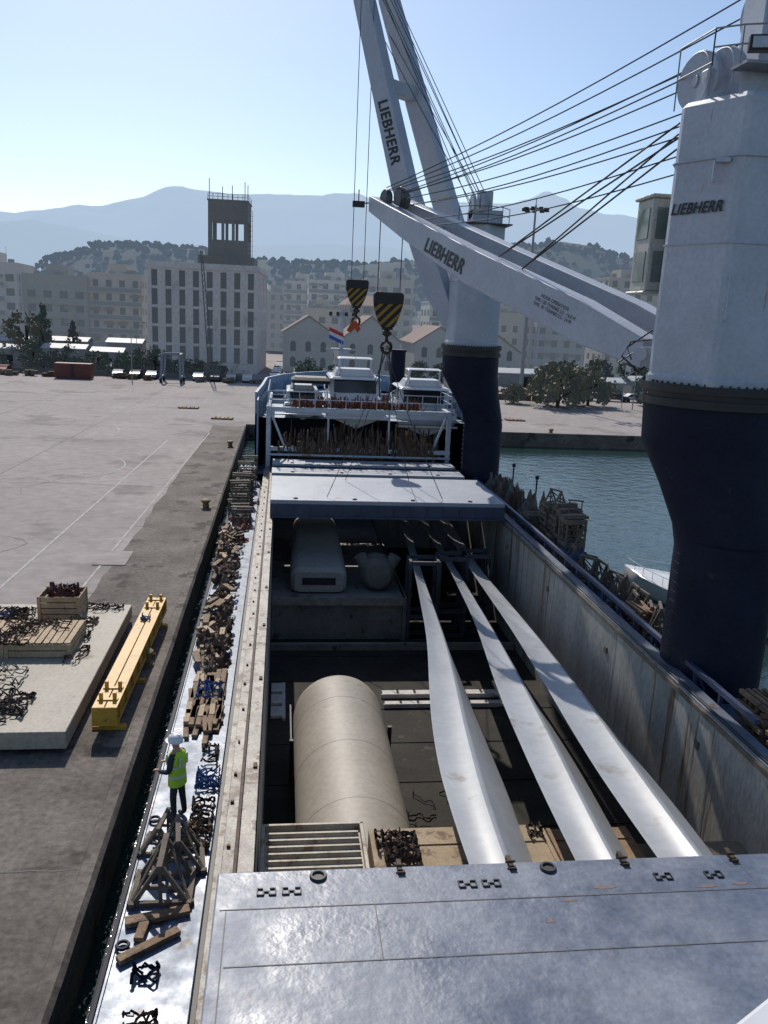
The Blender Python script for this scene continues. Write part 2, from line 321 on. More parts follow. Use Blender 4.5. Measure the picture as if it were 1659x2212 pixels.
# ---------------------------------------------------------------- cargo
def pl(pts,y):
    for a,b in zip(pts,pts[1:]):
        if b[1]<=y<=a[1]:
            t=(y-b[1])/(a[1]-b[1]); return Vector((b[0]+(a[0]-b[0])*t,y,b[2]+(a[2]-b[2])*t))
    e=pts[0] if y>pts[0][1] else pts[-1]; return Vector((e[0],y,e[2]))
def smo(pts,y):
    s=Vector();n=0
    for k in range(-4,5): s+=pl(pts,min(max(y+k*.6,pts[-1][1]),pts[0][1]));n+=1
    s/=n; s.y=y; return s
BL=[([(8.2,56,-.6),(7.1,41.1,-.43),(5.9,30.4,.24),(5.1,25.5,.57),(4.45,21.2,.86),(4.15,17.1,1.17),(4.15,15.2,1.3),(4.2,10,1.4)],
     [(8.9,56,-1.2),(7.75,42.5,-1.4),(7.3,33.9,-1.1),(6.9,26.8,-.7),(6.6,22.3,-.3),(6.3,18.4,.1),(5.98,16.4,.4),(5.7,10,.5)]),
    ([(9.4,56,-.6),(9.25,43.3,-.55),(8.4,33,.07),(7.8,28.3,.38),(7.35,25.1,.6),(6.85,19.9,.96),(6.5,15.2,1.3),(6.4,10,1.4)],
     [(10.2,56,-1.4),(10.0,43.5,-1.5),(9.6,33.4,-1.2),(9.4,28,-.9),(9.2,24,-.5),(8.8,19.3,0),(8.35,16.5,.4),(8.1,10,.5)]),
    ([(10.7,56,-.6),(10.25,41.2,-.43),(9.7,31.7,.16),(9.15,25.4,.58),(8.65,20.4,.93),(8.45,17.3,1.15),(8.4,15.2,1.3),(8.4,10,1.4)],
     [(12,56,-1.5),(11.5,43.9,-1.6),(11.6,35.3,-1.4),(11.4,27.2,-.9),(11.1,22.2,-.4),(10.8,19.2,.1),(10.5,16.5,.4),(10.2,10,.5)])]
for Lp,Rp in BL:
    mb=MB(); rings=[]
    for i in range(76):
        y=56-i*.6; l=smo(Lp,y); r=smo(Rp,y); c=(r-l); ch=c.length; d=c.normalized(); n=Vector((-d.z,0,d.x)); 
        if n.z<0:n=-n
        tk=min(.12+.13*ch*(1+(56-y)/60),.66); ring=[]; mid=.72-.40*(56-y)/45
        prof=[(0,0),(.03,.05),(mid*.35,.12),(mid*.75,.5),(mid-.03,.78),(mid+.02,.80),(mid+.07,.74),(min(.8,mid+.25),.42),(.92,.14),(1,-.05),(.95,-.3),(.75,-.45),(.45,-.35),(.2,-.16),(.05,-.05)]
        for a,b in prof: ring.append(l+d*ch*a+n*tk*b)
        rings.append(ring)
    mb.loft(rings); O('wind_turbine_blade',mb,gel,label='long white twisted wind turbine blade lying in the hold',cat='turbine blade',group='turbine blades in the hold',smooth=26)
crad=M('cradle_dark_steel',(.03,.034,.045),(.05,.055,.068),2,.6)
for x,y in((6.95,41.6),(8.7,42.4),(10.2,43)):
    mb=MB()
    for a in(0,1.5):
        mb.bar((a,0,-3.4),(a,0,1.2),.16,.16); mb.bar((a,1.2,-3.4),(a,1.2,1.2),.16,.16)
    for z in(-3.3,-1.9,1.1): 
        mb.bar((0,0,z),(1.5,0,z),.14,.2); mb.bar((0,1.2,z),(1.5,1.2,z),.14,.2); mb.bar((0,0,z),(0,1.2,z),.14,.2); mb.bar((1.5,0,z),(1.5,1.2,z),.14,.2)
    O('blade_cradle',mb,crad,loc=(x,y,-1.1),label='dark steel frame cradle holding a blade tip',cat='cargo cradle',group='blade cradles')
t=E('wind_turbine_tower_section','beige steel wind turbine tower section lying in the hold','tower section',(2.4,24,-4.6))
mb=MB(); n=64; prof=[(18.6,1.75),(20,1.75),(23,1.75),(26,1.75),(29.2,1.75),(29.9,1.74),(30.15,1.70),(30.25,1.6)]
mb.loft([[(math.cos(2*math.pi*i/n)*r,y-24,1.75+math.sin(2*math.pi*i/n)*r) for i in range(n)] for y,r in prof]); O('shell',mb,tubem,parent=t,smooth=50)
for y in(21.6,25.0,28.2):
    mb=MB(); mb.torus((0,y-24,1.75),1.751,.005,ax='Y',n=64,k=4); O('weld_seam',mb,tubem,parent=t)
for y in(20,28.3):
    mb=MB(); mb.bar((-1.9,y-24,.15),(1.9,y-24,.15),.3,.3); mb.bar((-1.82,y-24,0),(-1.82,y-24,1.7),.15,.15); mb.bar((1.85,y-24,0),(1.85,y-24,2.2),.15,.15); mb.bar((-1.84,y-24,1.6),(-1.84,y-21,1.6),.06,.1)
    O('cradle',mb,crad,parent=t)
t=E('wind_turbine_nacelle','pale rounded wind turbine nacelle on the tween deck','nacelle',(2.15,42.7,-2.1))
def rrect(w,h_,y,r,z0=0,n=5):
    o=[]
    for cx,cz,a0 in((w/2-r,h_-r,0),(-w/2+r,h_-r,90),(-w/2+r,r*.4,180),(w/2-r,r*.4,270)):
        rr=r if cz>r else r*.4
        for k in range(n+1):
            a=rad(a0+90*k/n); o.append((cx+r*math.cos(a),y,z0+cz+rr*math.sin(a)))
    return o
mb=MB(); mb.loft([rrect(2.6,1.1,0,.35,.1),rrect(3.0,1.35,.25,.5,.05),rrect(3.1,1.55,1.6,.6),rrect(3.0,1.7,3.5,.6),rrect(2.8,2.1,4.2,.5),rrect(2.6,2.4,8,.5)])
O('housing',mb,M('nacelle_offwhite',(.33,.31,.27),(.28,.265,.235),.6,.6,0,.002),parent=t)
mb=MB(); mb.b2(-.9,.9,-.03,0.02,.5,.9); O('hatch',mb,glass,parent=t)
mb=MB(); mb.loft([[(math.cos(a*math.pi/9)*r,y,.9+math.sin(a*math.pi/9)*r) for a in range(18)] for y,r in((0,.3),(.15,.7),(.6,.95),(1.5,1.0),(1.9,.9))])
for s in(-1,0,1): mb.cyl((s*.6,.9,1.1),(s*1.0,.9,1.9),.35,.35,n=14)
O('rotor_hub',mb,M('hub_brown_grey',(.12,.105,.09),(.17,.15,.13),1,.7),loc=(5.4,42.8,-2.1),label='shaded rotor hub standing on the tween deck',cat='rotor hub')
pale=M('sun_stripe_paint',(.62,.60,.57),(.44,.42,.39),2,.7)  # bright paint for slats and boards standing in for sun stripes on the floor
for y,hh in((34.2,.42),(35.2,.55)):
    mb=MB()
    for k in range(7): mb.b2(-5.3+k*.8,-4.62+k*.8,0,hh,0,.12)
    mb.b2(-5.4,0,-.06,0,0,.2)
    O('sun_stripe_grid',mb,pale,loc=(10.2,y,-4.6),label='pale slatted grid added as sun stripes on the hold floor',cat='dunnage',group='sun stripe grids')
for y in(33.3,34.5,35.7):  # boards added as the sun stripes left of the tower section
    mb=MB(); mb.b2(0,.5,0,.9,0,.14); mb.b2(.5,.64,-.2,1.0,0,.12); O('sun_stripe_board',mb,pale,loc=(-.25,y,-4.6),label='pale board added as a sun stripe on the hold floor',cat='dunnage')
t=E('shipping_container','worn cream container with ribbed roof at the end of the hold','container',(.95,15.3,-2.3))
cm=M('container_cream',(.38,.34,.27),(.28,.25,.195),1,.55,.1,.005,spot=(.18,.11,.065),spsc=2,splo=.57)
mb=MB(); mb.b2(-1.25,1.22,-3,3,0,2.45); mb.b2(-1.28,-1.18,-3,3,2.4,2.6); mb.b2(1.15,1.25,-3,3,2.4,2.6); mb.b2(-1.25,1.25,2.92,3.02,2.35,2.6); O('body',mb,cm,parent=t,bev=.02)
mb=MB()
for i in range(22):
    y=-2.8+i*.262; mb.loft([[(x,y-.06,2.45),(x,y-.03,2.54),(x,y+.03,2.54),(x,y+.06,2.45)] for x in(-1.12,1.1)])
O('roof_rib',mb,cm,parent=t)
for (x0,x1,lb,mm) in((2.32,6.75,'large pale plywood crate lid with lashings on it',M('plywood_tan',(.28,.205,.125),(.38,.285,.175),1.2,.75,0,spot=(.14,.085,.05),spsc=1.6,splo=.55)),(6.8,8.9,'brown plywood crate lid with red stains',M('brown_plywood',(.27,.18,.105),(.20,.13,.08),1.5,.8,spot=(.22,.07,.04),spsc=1.2,splo=.6))):
    t=E('cargo_crate',lb,'crate',(x0,15.5,-2.3))
    mb=MB(); mb.b2(0,x1-x0,-3,2.62 if x0<5 else 2.4,0,2.5); O('body',mb,mm,parent=t,bev=.02)
    mb=MB()
    for k in range(4): mb.b2(.12,x1-x0-.12,-2.6+k*1.5,-2.5+k*1.5,2.5,2.53)
    mb.b2(.0,.1,-3,2.38,2.5,2.54); mb.b2(x1-x0-.1,x1-x0,-3,2.38,2.5,2.54)
    O('batten',mb,mm,parent=t)
mb=MB(); mb.b2(0,3.8,0,6.6,0,1.0); O('cargo_box',mb,M('dull_tan_box',(.20,.165,.12),(.15,.125,.095),1,.8),loc=(8.95,12.4,-2.1),label='dull tan box below the blades',cat='box',bev=.02)
# ---------------------------------------------------------------- lashings, timber etc
def tangle(w,d,n,rr=.024,zh=.16,seg=14,wig=1.1):
    mb=MB()
    for i in range(n):
        p=Vector((R.uniform(-w,w)*.8,R.uniform(-d,d)*.8,.03)); a=R.uniform(0,6.3); pts=[]
        for k in range(seg):
            pts.append(p.copy()); a+=R.uniform(-wig,wig); p=p+Vector((math.cos(a),math.sin(a),0))*.12; p.x=max(-w,min(w,p.x)); p.y=max(-d,min(d,p.y)); p.z=.03+abs(R.gauss(0,zh*.45))
        mb.tube(pts,rr*R.uniform(.6,1.5),4)
    return mb
def heap(x,y,z,w,d,n,mat,label,name='lashing_chain_heap',cat='lashing chains',**k):
    return O(name,tangle(w,d,n,**k),mat,loc=(x,y,z),label=label,cat=cat)
heap(5.3,24,-4.58,1.0,4.5,16,chain,'loose chains on the dark hold floor',zh=.1)
def lump(w,d,hh,mat,loc,name,label,cat,sd=0,n=16,rg=1.0):
    mb=MB(); vs=[];fs=[]
    for j in range(n+1):
        for i in range(n+1):
            u=-1+2*i/n;v=-1+2*j/n; q=max(0,1-(abs(u)**3+abs(v)**3)); nn=(noise.noise(Vector((u*2.3+sd,v*2.3,sd)))+.6*noise.noise(Vector((u*6+sd,v*6,sd))))*rg
            vs.append((u*w*(1+.3*nn),v*d*(1+.3*nn),hh*(q**(.5 if rg<1 else 1))*(.55+.9*nn)-.01))
    for j in range(n):
        for i in range(n): a=j*(n+1)+i; fs.append((a,a+1,a+n+2,a+n+1))
    mb.add(vs,fs); return O(name,mb,mat,loc=loc,label=label,cat=cat,smooth=40)
pb=MB(); pb.b2(-.08,.08,-.6,.6,0,.09); plank=O('timber_plank',pb,timb,loc=(-2.0,22.2,.62),bev=.008,label='brown dunnage timber plank on the side deck',cat='timber',group='dunnage timber on the side deck')
pb2=MB(); pb2.b2(-.08,.08,-.4,.4,0,.11); plank2=O('timber_plank',pb2,timbl,loc=(-1.8,23.2,.62),bev=.008,label='pale dunnage timber on the side deck',cat='timber',group='dunnage timber on the side deck')
pb3=MB(); pb3.b2(-.06,.06,-.9,.9,0,.1); plank3=O('timber_plank',pb3,timbg,loc=(-2.4,26.6,.62),bev=.008,label='grey dunnage timber plank on the side deck',cat='timber',group='dunnage timber on the side deck')
for i in range(60):
    r,c=divmod(i%30,6)
    x=-2.62+c*.175+R.uniform(-.03,.03); y=22.9+r*.72+R.uniform(-.3,.3); z=.62+.1*(i//30)
    dup(plank if R.random()<.75 else plank2,(x,y,z),rz=R.gauss(0,.06))
for i in range(100):
    y=R.uniform(27,45); x=-2.35+R.uniform(-.42,.42)-.018*(y-27); dup(R.choice([plank,plank,plank2,plank3]),(x,y,.64+R.uniform(0,.32)),rot=(R.gauss(0,.05),R.gauss(0,.05),R.gauss(0,.4)),s=(R.uniform(.9,1.5),R.uniform(.6,1.0),R.uniform(.9,1.4)))
for i in range(30):
    y=R.uniform(46,60); x=-2.35+R.uniform(-.5,.5); dup(R.choice([plank,plank3]),(x,y,.62+R.uniform(0,.5)),rot=(R.gauss(0,.1),R.gauss(0,.1),R.gauss(0,.6)),s=R.uniform(.7,1.1))
for (x,y,a,s) in[(-2.3,14.75,1.32,(1.5,1.05,1.2)),(-2.35,13.95,.95,(1.2,1.05,1.2)),(-2.55,14.35,.1,(1.2,.4,1.1))]:
    dup(plank,(x,y,.62),rz=-a,s=s,label='loose brown plank beside the trestles')
for i in range(34):
    y=27.0+i*.55+R.uniform(-.3,.3)
    lump(R.uniform(.25,.45),R.uniform(.35,.65),R.uniform(.35,.6),R.choice([cloth,cloth,cloth,timbg,timb]),(-2.3+R.uniform(-.3,.3)-.012*i,y,.60),'tarpaulin_heap','crumpled brown tarpaulin and webbing on the side deck','tarpaulin',sd=i*3.1)
for i in range(7): lump(.45,.5,.35,redcloth,(-2.3+R.uniform(-.45,.45),43.5+i*.75,.60),'cloth_heap','faded red cloth heap on the side deck','cloth',sd=50+i*2.7)
for (x,y,w,d,n,m,lb,k) in[(-2.1,24.5,.35,.5,14,bstrap,'blue lashing straps on the timber stack',{}),(-1.75,19.8,.28,.4,14,bstrap,'blue straps heaped near the worker',{}),(-1.75,18.1,.25,.7,14,chain,'dark lashing chains on the side deck',{}),(-1.75,17.4,.25,.45,12,timb,'brown webbing on the side deck',dict(rr=.035)),
    (-1.8,21.1,.2,.4,5,chain,'chains with turnbuckles on the side deck',{}),(-2.3,13.2,.22,.18,4,navy,'navy chain hook on the deck',{}),(-2.25,12.1,.28,.2,5,chain,'loose chain with hook',{}),(-2.3,29,.55,1.6,14,cloth,'brown webbing tangled over timber',dict(rr=.045)),(-2.35,33,.55,2.2,14,chain,'dark webbing tangled over timber',dict(rr=.035)),(-2.4,37.5,.55,2.4,18,cloth,'brown webbing tangled over timber',dict(rr=.045)),(-2.45,42,.55,2.4,14,chain,'brown webbing tangled over timber',dict(rr=.04))]:
    heap(x,y,.62 if y<22 else .9,w,d,n,m,lb,**k)
for x,y in((-2.85,14.0),(-2.85,18.1)):
    mb=MB(); mb.torus((0,0,.06),.11,.035,n=14); O('mooring_eye',mb,navy,loc=(x,y,.6),label='navy ring on the deck edge',cat='deck ring')
heap(3.0,17.2,.25,.4,.5,26,chain,'dark chains lying on the plywood crate',rr=.03); heap(2.75,17.5,.25,.3,.3,10,chain,'dark chains lying on the plywood crate'); heap(6.45,17.7,.24,.15,.2,6,chain,'small chain coil on the crate')
def trestle(w=1.0,hh=1.0,d=.9):
    mb=MB()
    for y in(-d/2,d/2):
        mb.bar((-w/2,y,0),(0,y,hh),.09,.09); mb.bar((w/2,y,0),(0,y,hh),.09,.09); mb.bar((-w/2-.1,y,.05),(w/2+.1,y,.05),.1,.1); mb.bar((-w*.28,y,hh*.45),(w*.28,y,hh*.45),.06,.08)
        mb.bar((0,y,.1),(0,y,hh),.07,.07)
    for x,z in((0,hh),(-w/2,.08),(w/2,.08)): mb.bar((x,-d/2-.12,z),(x,d/2+.12,z),.12,.1)
    mb.bar((-w/2,-d/2,.1),(-w*.1,d/2,hh*.8),.06,.06); mb.bar((w/2,-d/2,.1),(w*.1,d/2,hh*.8),.06,.06)
    return mb
tr=O('timber_trestle',trestle(1.15,.95,.9),timbg,loc=(-2.3,15.6,.6),label='weathered timber A-frame trestle on the side deck',cat='trestle',group='timber trestles',bev=.008)
for (x,y,a,s) in[(-2.1,16.5,.12,.9),(-2.5,17.1,-.15,.75)]: dup(tr,(x,y,.6),a,s)
for i in range(16):
    y=27.8+i*.72+R.uniform(-.3,.3)
    if y>38.3: break
    dup(tr,(14.8+R.uniform(-.5,.5),y,.8),R.uniform(-.7,.7),(R.uniform(.6,.9),R.uniform(.6,.9),R.uniform(1.0,1.5)),label='weathered timber trestle on the starboard deck')
mb=MB()
for x in(-.5,.5):
    for y in(-.35,.35): mb.bar((x,y,0),(x,y,.9),.08,.08)
for z in(.45,.9):
    for x in(-.5,.5): mb.bar((x,-.4,z),(x,.4,z),.08,.08)
    for y in(-.35,.35): mb.bar((-.55,y,z),(.55,y,z),.08,.08)
mb.box((0,0,.98),(1.2,.25,.08)); mb.bar((-.5,-.35,.1),(.5,-.35,.85),.06,.06)
stl=O('lashing_stool',mb,timbg,loc=(-2.2,47.2,.6),label='grey steel and timber stool frame on the side deck',cat='cargo stool',group='stool frames along the side deck')
for i in range(15): dup(stl,(-2.35+R.uniform(-.25,.25),48.4+i*.8,.6+(.98 if i%3==2 else 0)),R.uniform(-.25,.25),R.uniform(.8,1.05))
for i in range(3): dup(stl,(14.6+i*.25,38.9+i*1.3,.8),R.uniform(-.3,.3),(1.0,1.2,2.6),label='tall grey stool frame on the starboard deck')
gtarp=M('grey_tarpaulin',(.12,.11,.10),(.19,.175,.155),2,.85,0,.03)
for i,(x,y) in enumerate([(14.9,59),(15.0,57.4),(14.8,55.8),(15.1,54.2),(14.9,52.6),(15.1,51.2),(14.9,49.8),(15.2,48.4),(14.8,47),(15.1,45.8)]):
    lump(.62,.72,R.uniform(1.8,2.6),[cloth,timbg,gtarp][i%3],(x,y,.8),'cargo_bundle','weathered wrapped cargo bundle on the starboard deck','bundle',sd=i*5.3+9,rg=.45)
    if i%3==1: mb=MB(); mb.cyl((0,0,0),(0,0,2.6),.05,n=6); mb.cyl((0,0,2.6),(0,0,2.8),.12,n=6); O('stanchion',mb,navy,loc=(x+.4,y,.8),label='thin dark stanchion among the bundles',cat='post')
def stack(nx,nz,L,loc,label,mat=timbg):
    mb=MB()
    for k in range(nz):
        for i in range(nx):
            o_=R.uniform(-.09,.09)
            if k%2: mb.box((-.5*nx*.2+i*.2+o_,0,.08+k*.16),(.13,L,.13),rz=R.gauss(0,.05))
            elif i%2==0: mb.box((o_,-L/2+L*(i+.5)/nx,.08+k*.16),(nx*.21,.13,.13),rz=R.gauss(0,.05))
    return O('timber_stack',mb,mat,loc=loc,label=label,cat='timber stack',bev=.006)
stack(6,14,1.2,(15.0,43.0,.8),'tall crib stack of grey timbers on the starboard deck'); stack(6,12,1.2,(15.0,41.5,.8),'tall crib stack of grey timbers'); stack(5,15,1.1,(15.1,40.1,.8),'tall crib stack of grey timbers'); stack(6,9,1.3,(14.4,44.4,.8),'crib stack of grey timbers')
dup(tr,(15.0,43.0,3.08),.5,.8,label='small trestle on top of a timber stack'); dup(tr,(15.1,40.1,3.24),1.2,.7,label='small trestle on top of a timber stack')
stack(8,8,1.5,(14.9,21.2,.8),'stack of brown timbers beside the crane pedestal',timb); stack(8,7,1.5,(14.7,19.2,.8),'stack of brown timbers beside the crane pedestal',timb); stack(6,6,1.4,(14.6,30.2,.8),'stack of timbers near the crane',timb)
heap(14.4,34,.85,.7,3,40,chain,'blue-black straps and chains on the starboard deck'); heap(14.6,38.2,1.6,.5,1,24,bstrap,'blue straps hung over trestles'); heap(14.4,32,1.2,.6,1.5,20,bstrap,'blue straps on the starboard deck')
# ---------------------------------------------------------------- quay objects
t=E('hatch_pontoon','cream painted pontoon panel lying on the quay','pontoon',(-10.2,27.8,0))
mb=MB(); mb.b2(-4.8,4.25,-5.4,5.3,.16,.7); O('panel',mb,M('cream_panel_paint',(.38,.345,.28),(.31,.28,.23),.6,.65,0,.004,spot=(.15,.10,.065),spsc=.9,splo=.6),parent=t,bev=.03)
for x in(-3.5,0,3.3): mb=MB(); mb.b2(x-.4,x+.4,-5,5,0,.16); O('bearer',mb,black,parent=t)
for (x,y,w,d,n,m) in[(-10.4,31.7,1.0,.6,30,chain),(-10.8,31.2,.6,.5,14,bstrap),(-8.0,24.0,.6,.7,16,chain),(-9.3,25,1.2,1.4,40,chain),(-7.4,30.8,.5,.5,10,cloth),(-6.6,32.4,.4,.3,8,chain),(-7.3,32.5,.5,.3,8,cloth),(-10.0,28.2,1.6,.8,30,chain),(-8.6,29.3,1.2,.4,16,cloth),(-6.9,27.6,.3,.8,6,chain),(-8.2,23.3,.6,.4,12,chain),(-7.0,29.2,.15,.8,4,chain)]:
    heap(x,y,.72 if not(27.5<y<29.8 and x<-7.3) else 1.24,w,d,n,m,'tangled lashing chains and straps on the pontoon panel')
def crate(w,d,hh,loc,label,mat):
    t=E('timber_crate',label,'crate',loc); mb=MB(); n=max(2,int(hh/.2))
    for k in range(n):
        z=(k+.5)*hh/n
        mb.box((0,-d/2,z),(w,.04,hh/n*.86)); mb.box((0,d/2,z),(w,.04,hh/n*.86)); mb.box((-w/2,0,z),(.04,d-.06,hh/n*.86)); mb.box((w/2,0,z),(.04,d-.06,hh/n*.86))
    for x in(-w/2+.02,w/2-.02):
        for y in(-d/2-.03,d/2+.03): mb.box((x,y,hh/2),(.12,.06,hh))
    O('side',mb,mat,parent=t,bev=.005)
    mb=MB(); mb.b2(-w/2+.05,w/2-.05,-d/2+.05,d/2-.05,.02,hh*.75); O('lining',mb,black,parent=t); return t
crate(1.5,1.2,.95,(-8.35,31.9,.7),'pale timber crate filled with red lashing chains',timbl)
redch=M('red_chain_paint',(.14,.035,.03),(.06,.02,.02),4,.6)
lump(.68,.5,.55,redch,(-8.35,31.9,1.38),'lashing_chain_heap','dark red lashing gear heaped in the crate','lashing chains',sd=3)
heap(-8.35,31.9,1.55,.5,.4,30,redch,'dark red lashing chains heaped in the crate',zh=.3,rr=.035)
for i in range(3):
    t=crate(2.1,2.2,.5,(-8.15-i*2.2,28.8,.7),'low pale timber pallet box with straps',timbl)
    mb=MB(); 
    for k in range(9): mb.box((-.95+k*.24,0,.52),(.2,2.2,.035),rz=R.gauss(0,.01))
    O('lid',mb,timbl,parent=t,bev=.004)
t=E('spreader_beam','yellow steel twin lifting beam lying on the quay','lifting beam',(-5.0,28.2,0),rz=-.012)
mb=MB()
for x in(-.19,.19):
    mb.b2(x-.175,x+.175,-4.9,4.9,.95,1.0); mb.b2(x-.175,x+.175,-4.9,4.9,.4,.45); mb.b2(x-.09,x+.09,-4.9,4.9,.45,.95)
    for k in range(9): mb.b2(x-.16,x+.16,-4.4+k*1.1,-4.37+k*1.1,.45,.95)
mb.b2(-.37,.37,-4.93,-4.9,.4,1.0); mb.b2(-.37,.37,4.9,4.93,.4,1.0)
O('beam',mb,yel,parent=t,bev=.008)
for y in(-4.4,-3.6,3.7,4.6):
    mb=MB()
    for x in(-.2,.2): mb.box((x,y,1.13),(.11,.1,.22))
    mb.box((0,y,1.02),(.6,.16,.04)); O('lug',mb,yel,parent=t,bev=.01)
for y in(-4.3,-1,1.2,4.2): mb=MB(); mb.b2(-.5,.5,y-.1,y+.1,.0,.12); mb.b2(-.3,.3,y-.06,y+.06,.12,.4); O('foot',mb,yel,parent=t)
heap(-5.0,30.6,1.0,.15,.15,6,bstrap,'blue strap on the yellow beam')
t=E('mooring_bollard','rusty yellow mooring bollard on the quay edge','bollard',(-4.75,28.6,0),group='mooring bollards')
mb=MB(); pr=[(0,.34),(.06,.34),(.1,.22),(.35,.19),(.45,.30),(.55,.32),(.62,.22),(.64,.02)]
mb.loft([[(math.cos(a*math.pi/8)*r,math.sin(a*math.pi/8)*r,z) for a in range(16)] for z,r in pr]); O('post',mb,M('worn_ochre_paint',(.24,.15,.05),(.12,.075,.04),3,.7),parent=t)
for y in(53.5,79): dup(t,(-4.8,y,0))
for x in(32,50): dup(t,(x,95.6,0))
# ---------------------------------------------------------------- cranes
def crane(cx,cy,px,py,ztop,legs,ph,label,hexr=1.9,kr=1.0,kp=1.0):
    t=E('deck_crane',label,'crane',(px,py,.6),group='ship deck cranes'); o=-t.location
    mb=MB(); n=40; rings=[]
    for z,f,r in((.6,0,1.42*kp),(.9,0,1.34*kp),(5.6,0,1.34*kp),(6.3,.12,1.37*kp),(7.6,.55,1.62),(9.0,.95,1.93),(10.3,1,1.95)):
        x=px+(cx-px)*f;y=py+(cy-py)*f; r*=kr
        rings.append([(x+math.cos(2*math.pi*i/n)*r,y+math.sin(2*math.pi*i/n)*r,z) for i in range(n)])
    mb.loft(rings); mb.torus((px,py,6.0),1.36*kr*kp,.025,n=40,k=4)
    for i in range(14): mb.bar((px-1.42*kr*kp,py-.35,1.2+i*.33),(px-1.42*kr*kp,py+.05,1.2+i*.33),.03,.03)
    O('pedestal',mb,navy,parent=t,loc=o,smooth=30)
    mb=MB(); mb.cyl((cx,cy,10.3),(cx,cy,10.55),2.08*kr,n=48); mb.cyl((cx,cy,10.55),(cx,cy,10.75),1.98*kr,n=48); mb.cyl((cx,cy,10.75),(cx,cy,11.0),2.1*kr,n=48)
    for i in range(60):
        a=i*math.pi/30; mb.box((cx+2.03*kr*math.cos(a),cy+2.03*kr*math.sin(a),11.03),(.06,.06,.07),rz=a)
    O('slewing_ring',mb,black,parent=t,loc=o)
    base=math.atan2(-cy,-cx)+ph
    def hexa(z,r,c=.05):
        ring=[]
        for k in range(6):
            for s in(-1,1):
                a=base+k*math.pi/3; b=a+s*math.pi/3; p=Vector((math.cos(a),math.sin(a)))*r; q=Vector((math.cos(b),math.sin(b)))*r; v=p.lerp(q,c)
                ring.append((cx+v.x,cy+v.y,z))
        return ring
    mb=MB(); mb.loft([hexa(11.0,hexr*1.03),hexa(11.2,hexr*1.03),hexa(11.3,hexr),hexa(ztop,hexr*.96),hexa(ztop+.15,hexr*.9)])
    O('column',mb,white,parent=t,loc=o,smooth=20)
    for z in(15.2,17.6): mb=MB(); mb.loft([hexa(z,hexr*1.003),hexa(z+.03,hexr*1.003)]); O('weld_band',mb,white,parent=t,loc=o)
    for L in legs:
        mb=MB(); rings=[]
        for i,(x,y,zb,zt,wd,nx,ny) in enumerate(L):
            rings.append([(x-nx*wd/2,y-ny*wd/2,zb),(x+nx*wd/2,y+ny*wd/2,zb),(x+nx*wd/2,y+ny*wd/2,zt),(x-nx*wd/2,y-ny*wd/2,zt)])
        mb.loft(rings); O('jib_leg',mb,white,parent=t,loc=o,bev=.04)
    return t,o
nx,ny=.927,.375
L1=[(12.25,27.7,11.3,12.3),(10.95,30.9,12.0,13.6),(8.0,38.2,14.3,15.9),(5.9,43.5,16.5,17.7),(4.45,47.1,18.15,18.95)]
L1=[(x+nx*.4,y+ny*.4,a,b,.8,nx,ny) for x,y,a,b in L1]
L2=[(15.0,28.8,11.3,12.4),(13.9,31.9,12.0,13.6),(10.8,39.3,14.4,16.0),(8.2,44.7,16.7,17.9),(6.6,47.9,18.2,19.0)]
L2=[(x,y,a,b,.8,nx,ny) for x,y,a,b in L2]
CX,CY,HR,PH=14.15,26.0,2.35,-.06
cr,o=crane(CX,CY,14.8,25.1,19.2,[L1,L2],PH,'white column deck crane on navy pedestal with lowered jib',HR,1.14,1.08)
jd=(Vector((10.95,30.9,12.8))-Vector((5.9,43.5,17.1))).normalized()
jd2=(Vector((8.0,38.2,15.1))-Vector((5.9,43.5,17.1))).normalized()
off=Vector((-nx,-ny,0))*.02
p=Vector((5.9,43.5,17.1)).lerp(Vector((8.0,38.2,15.1)),.38)+off; textmesh('LIEBHERR',p+Vector((0,0,-.47)),jd2,(0,0,1),3.6,lett,cr,shear=.25,off=.06)
q=Vector((8.0,38.2,15.1)).lerp(Vector((10.95,30.9,12.8)),.68)+off
textmesh('      HOOK OPERATION\nSWL 120 TONNES 3,5 - 16,0 M\nSWL  91 TONNES 3,5 - 24 M',q+Vector((0,0,.25)),jd,(0,0,1),2.6,lett,cr)
base=math.atan2(-CY,-CX)+PH
def hv(k,r): a=base+k*math.pi/3; return Vector((CX+math.cos(a)*r,CY+math.sin(a)*r,0))
f0,f1=hv(-1,HR*.99),hv(0,HR*.99)
fd=(f1-f0).normalized(); nn=Vector((fd.y,-fd.x,0)); 
if nn.dot(Vector((-1,-1,0)))<0: nn=-nn
P0=f0.lerp(f1,.07)+nn*.03; P0.z=16.1
textmesh('LIEBHERR',P0,fd,(0,0,1),1.75,lett,cr,shear=.25,off=.07)
C=lambda n,mb,m,**k:O(n,mb,m,parent=cr,loc=o,**k)
mb=MB(); mb.b2(12.15,13.0,27.9,29.2,13.9,16.9); mb.b2(12.05,13.1,27.8,29.3,16.9,17.02); mb.b2(12.05,13.1,27.8,29.3,13.8,13.9); C('cabin',mb,M('cabin_cream',(.48,.47,.43),(.42,.41,.37),1,.5),bev=.05)
greeng=M('cabin_green_glass',(.10,.14,.12),(.16,.20,.18),1,.1,fine=0)
for z in(14.2,15.6):
    mb=MB(); mb.b2(12.12,12.15,28.1,29.0,z,z+1.0); C('window',mb,greeng,bev=.012); mb=MB(); mb.b2(12.3,12.85,27.87,27.9,z,z+1.0); C('window',mb,greeng,bev=.012)
def disc(x,y,z,r,w=.1,m=white,nme='sheave_housing'):
    mb=MB(); mb.cyl((x-w,y-.03,z),(x+w,y+.03,z),r,n=30); mb.torus((x-w,y,z),r-.05,.03,ax='X',n=30,k=5); mb.cyl((x-w-.06,y,z),(x-w,y,z),.18,n=12); return C(nme,mb,m,bev=.02)
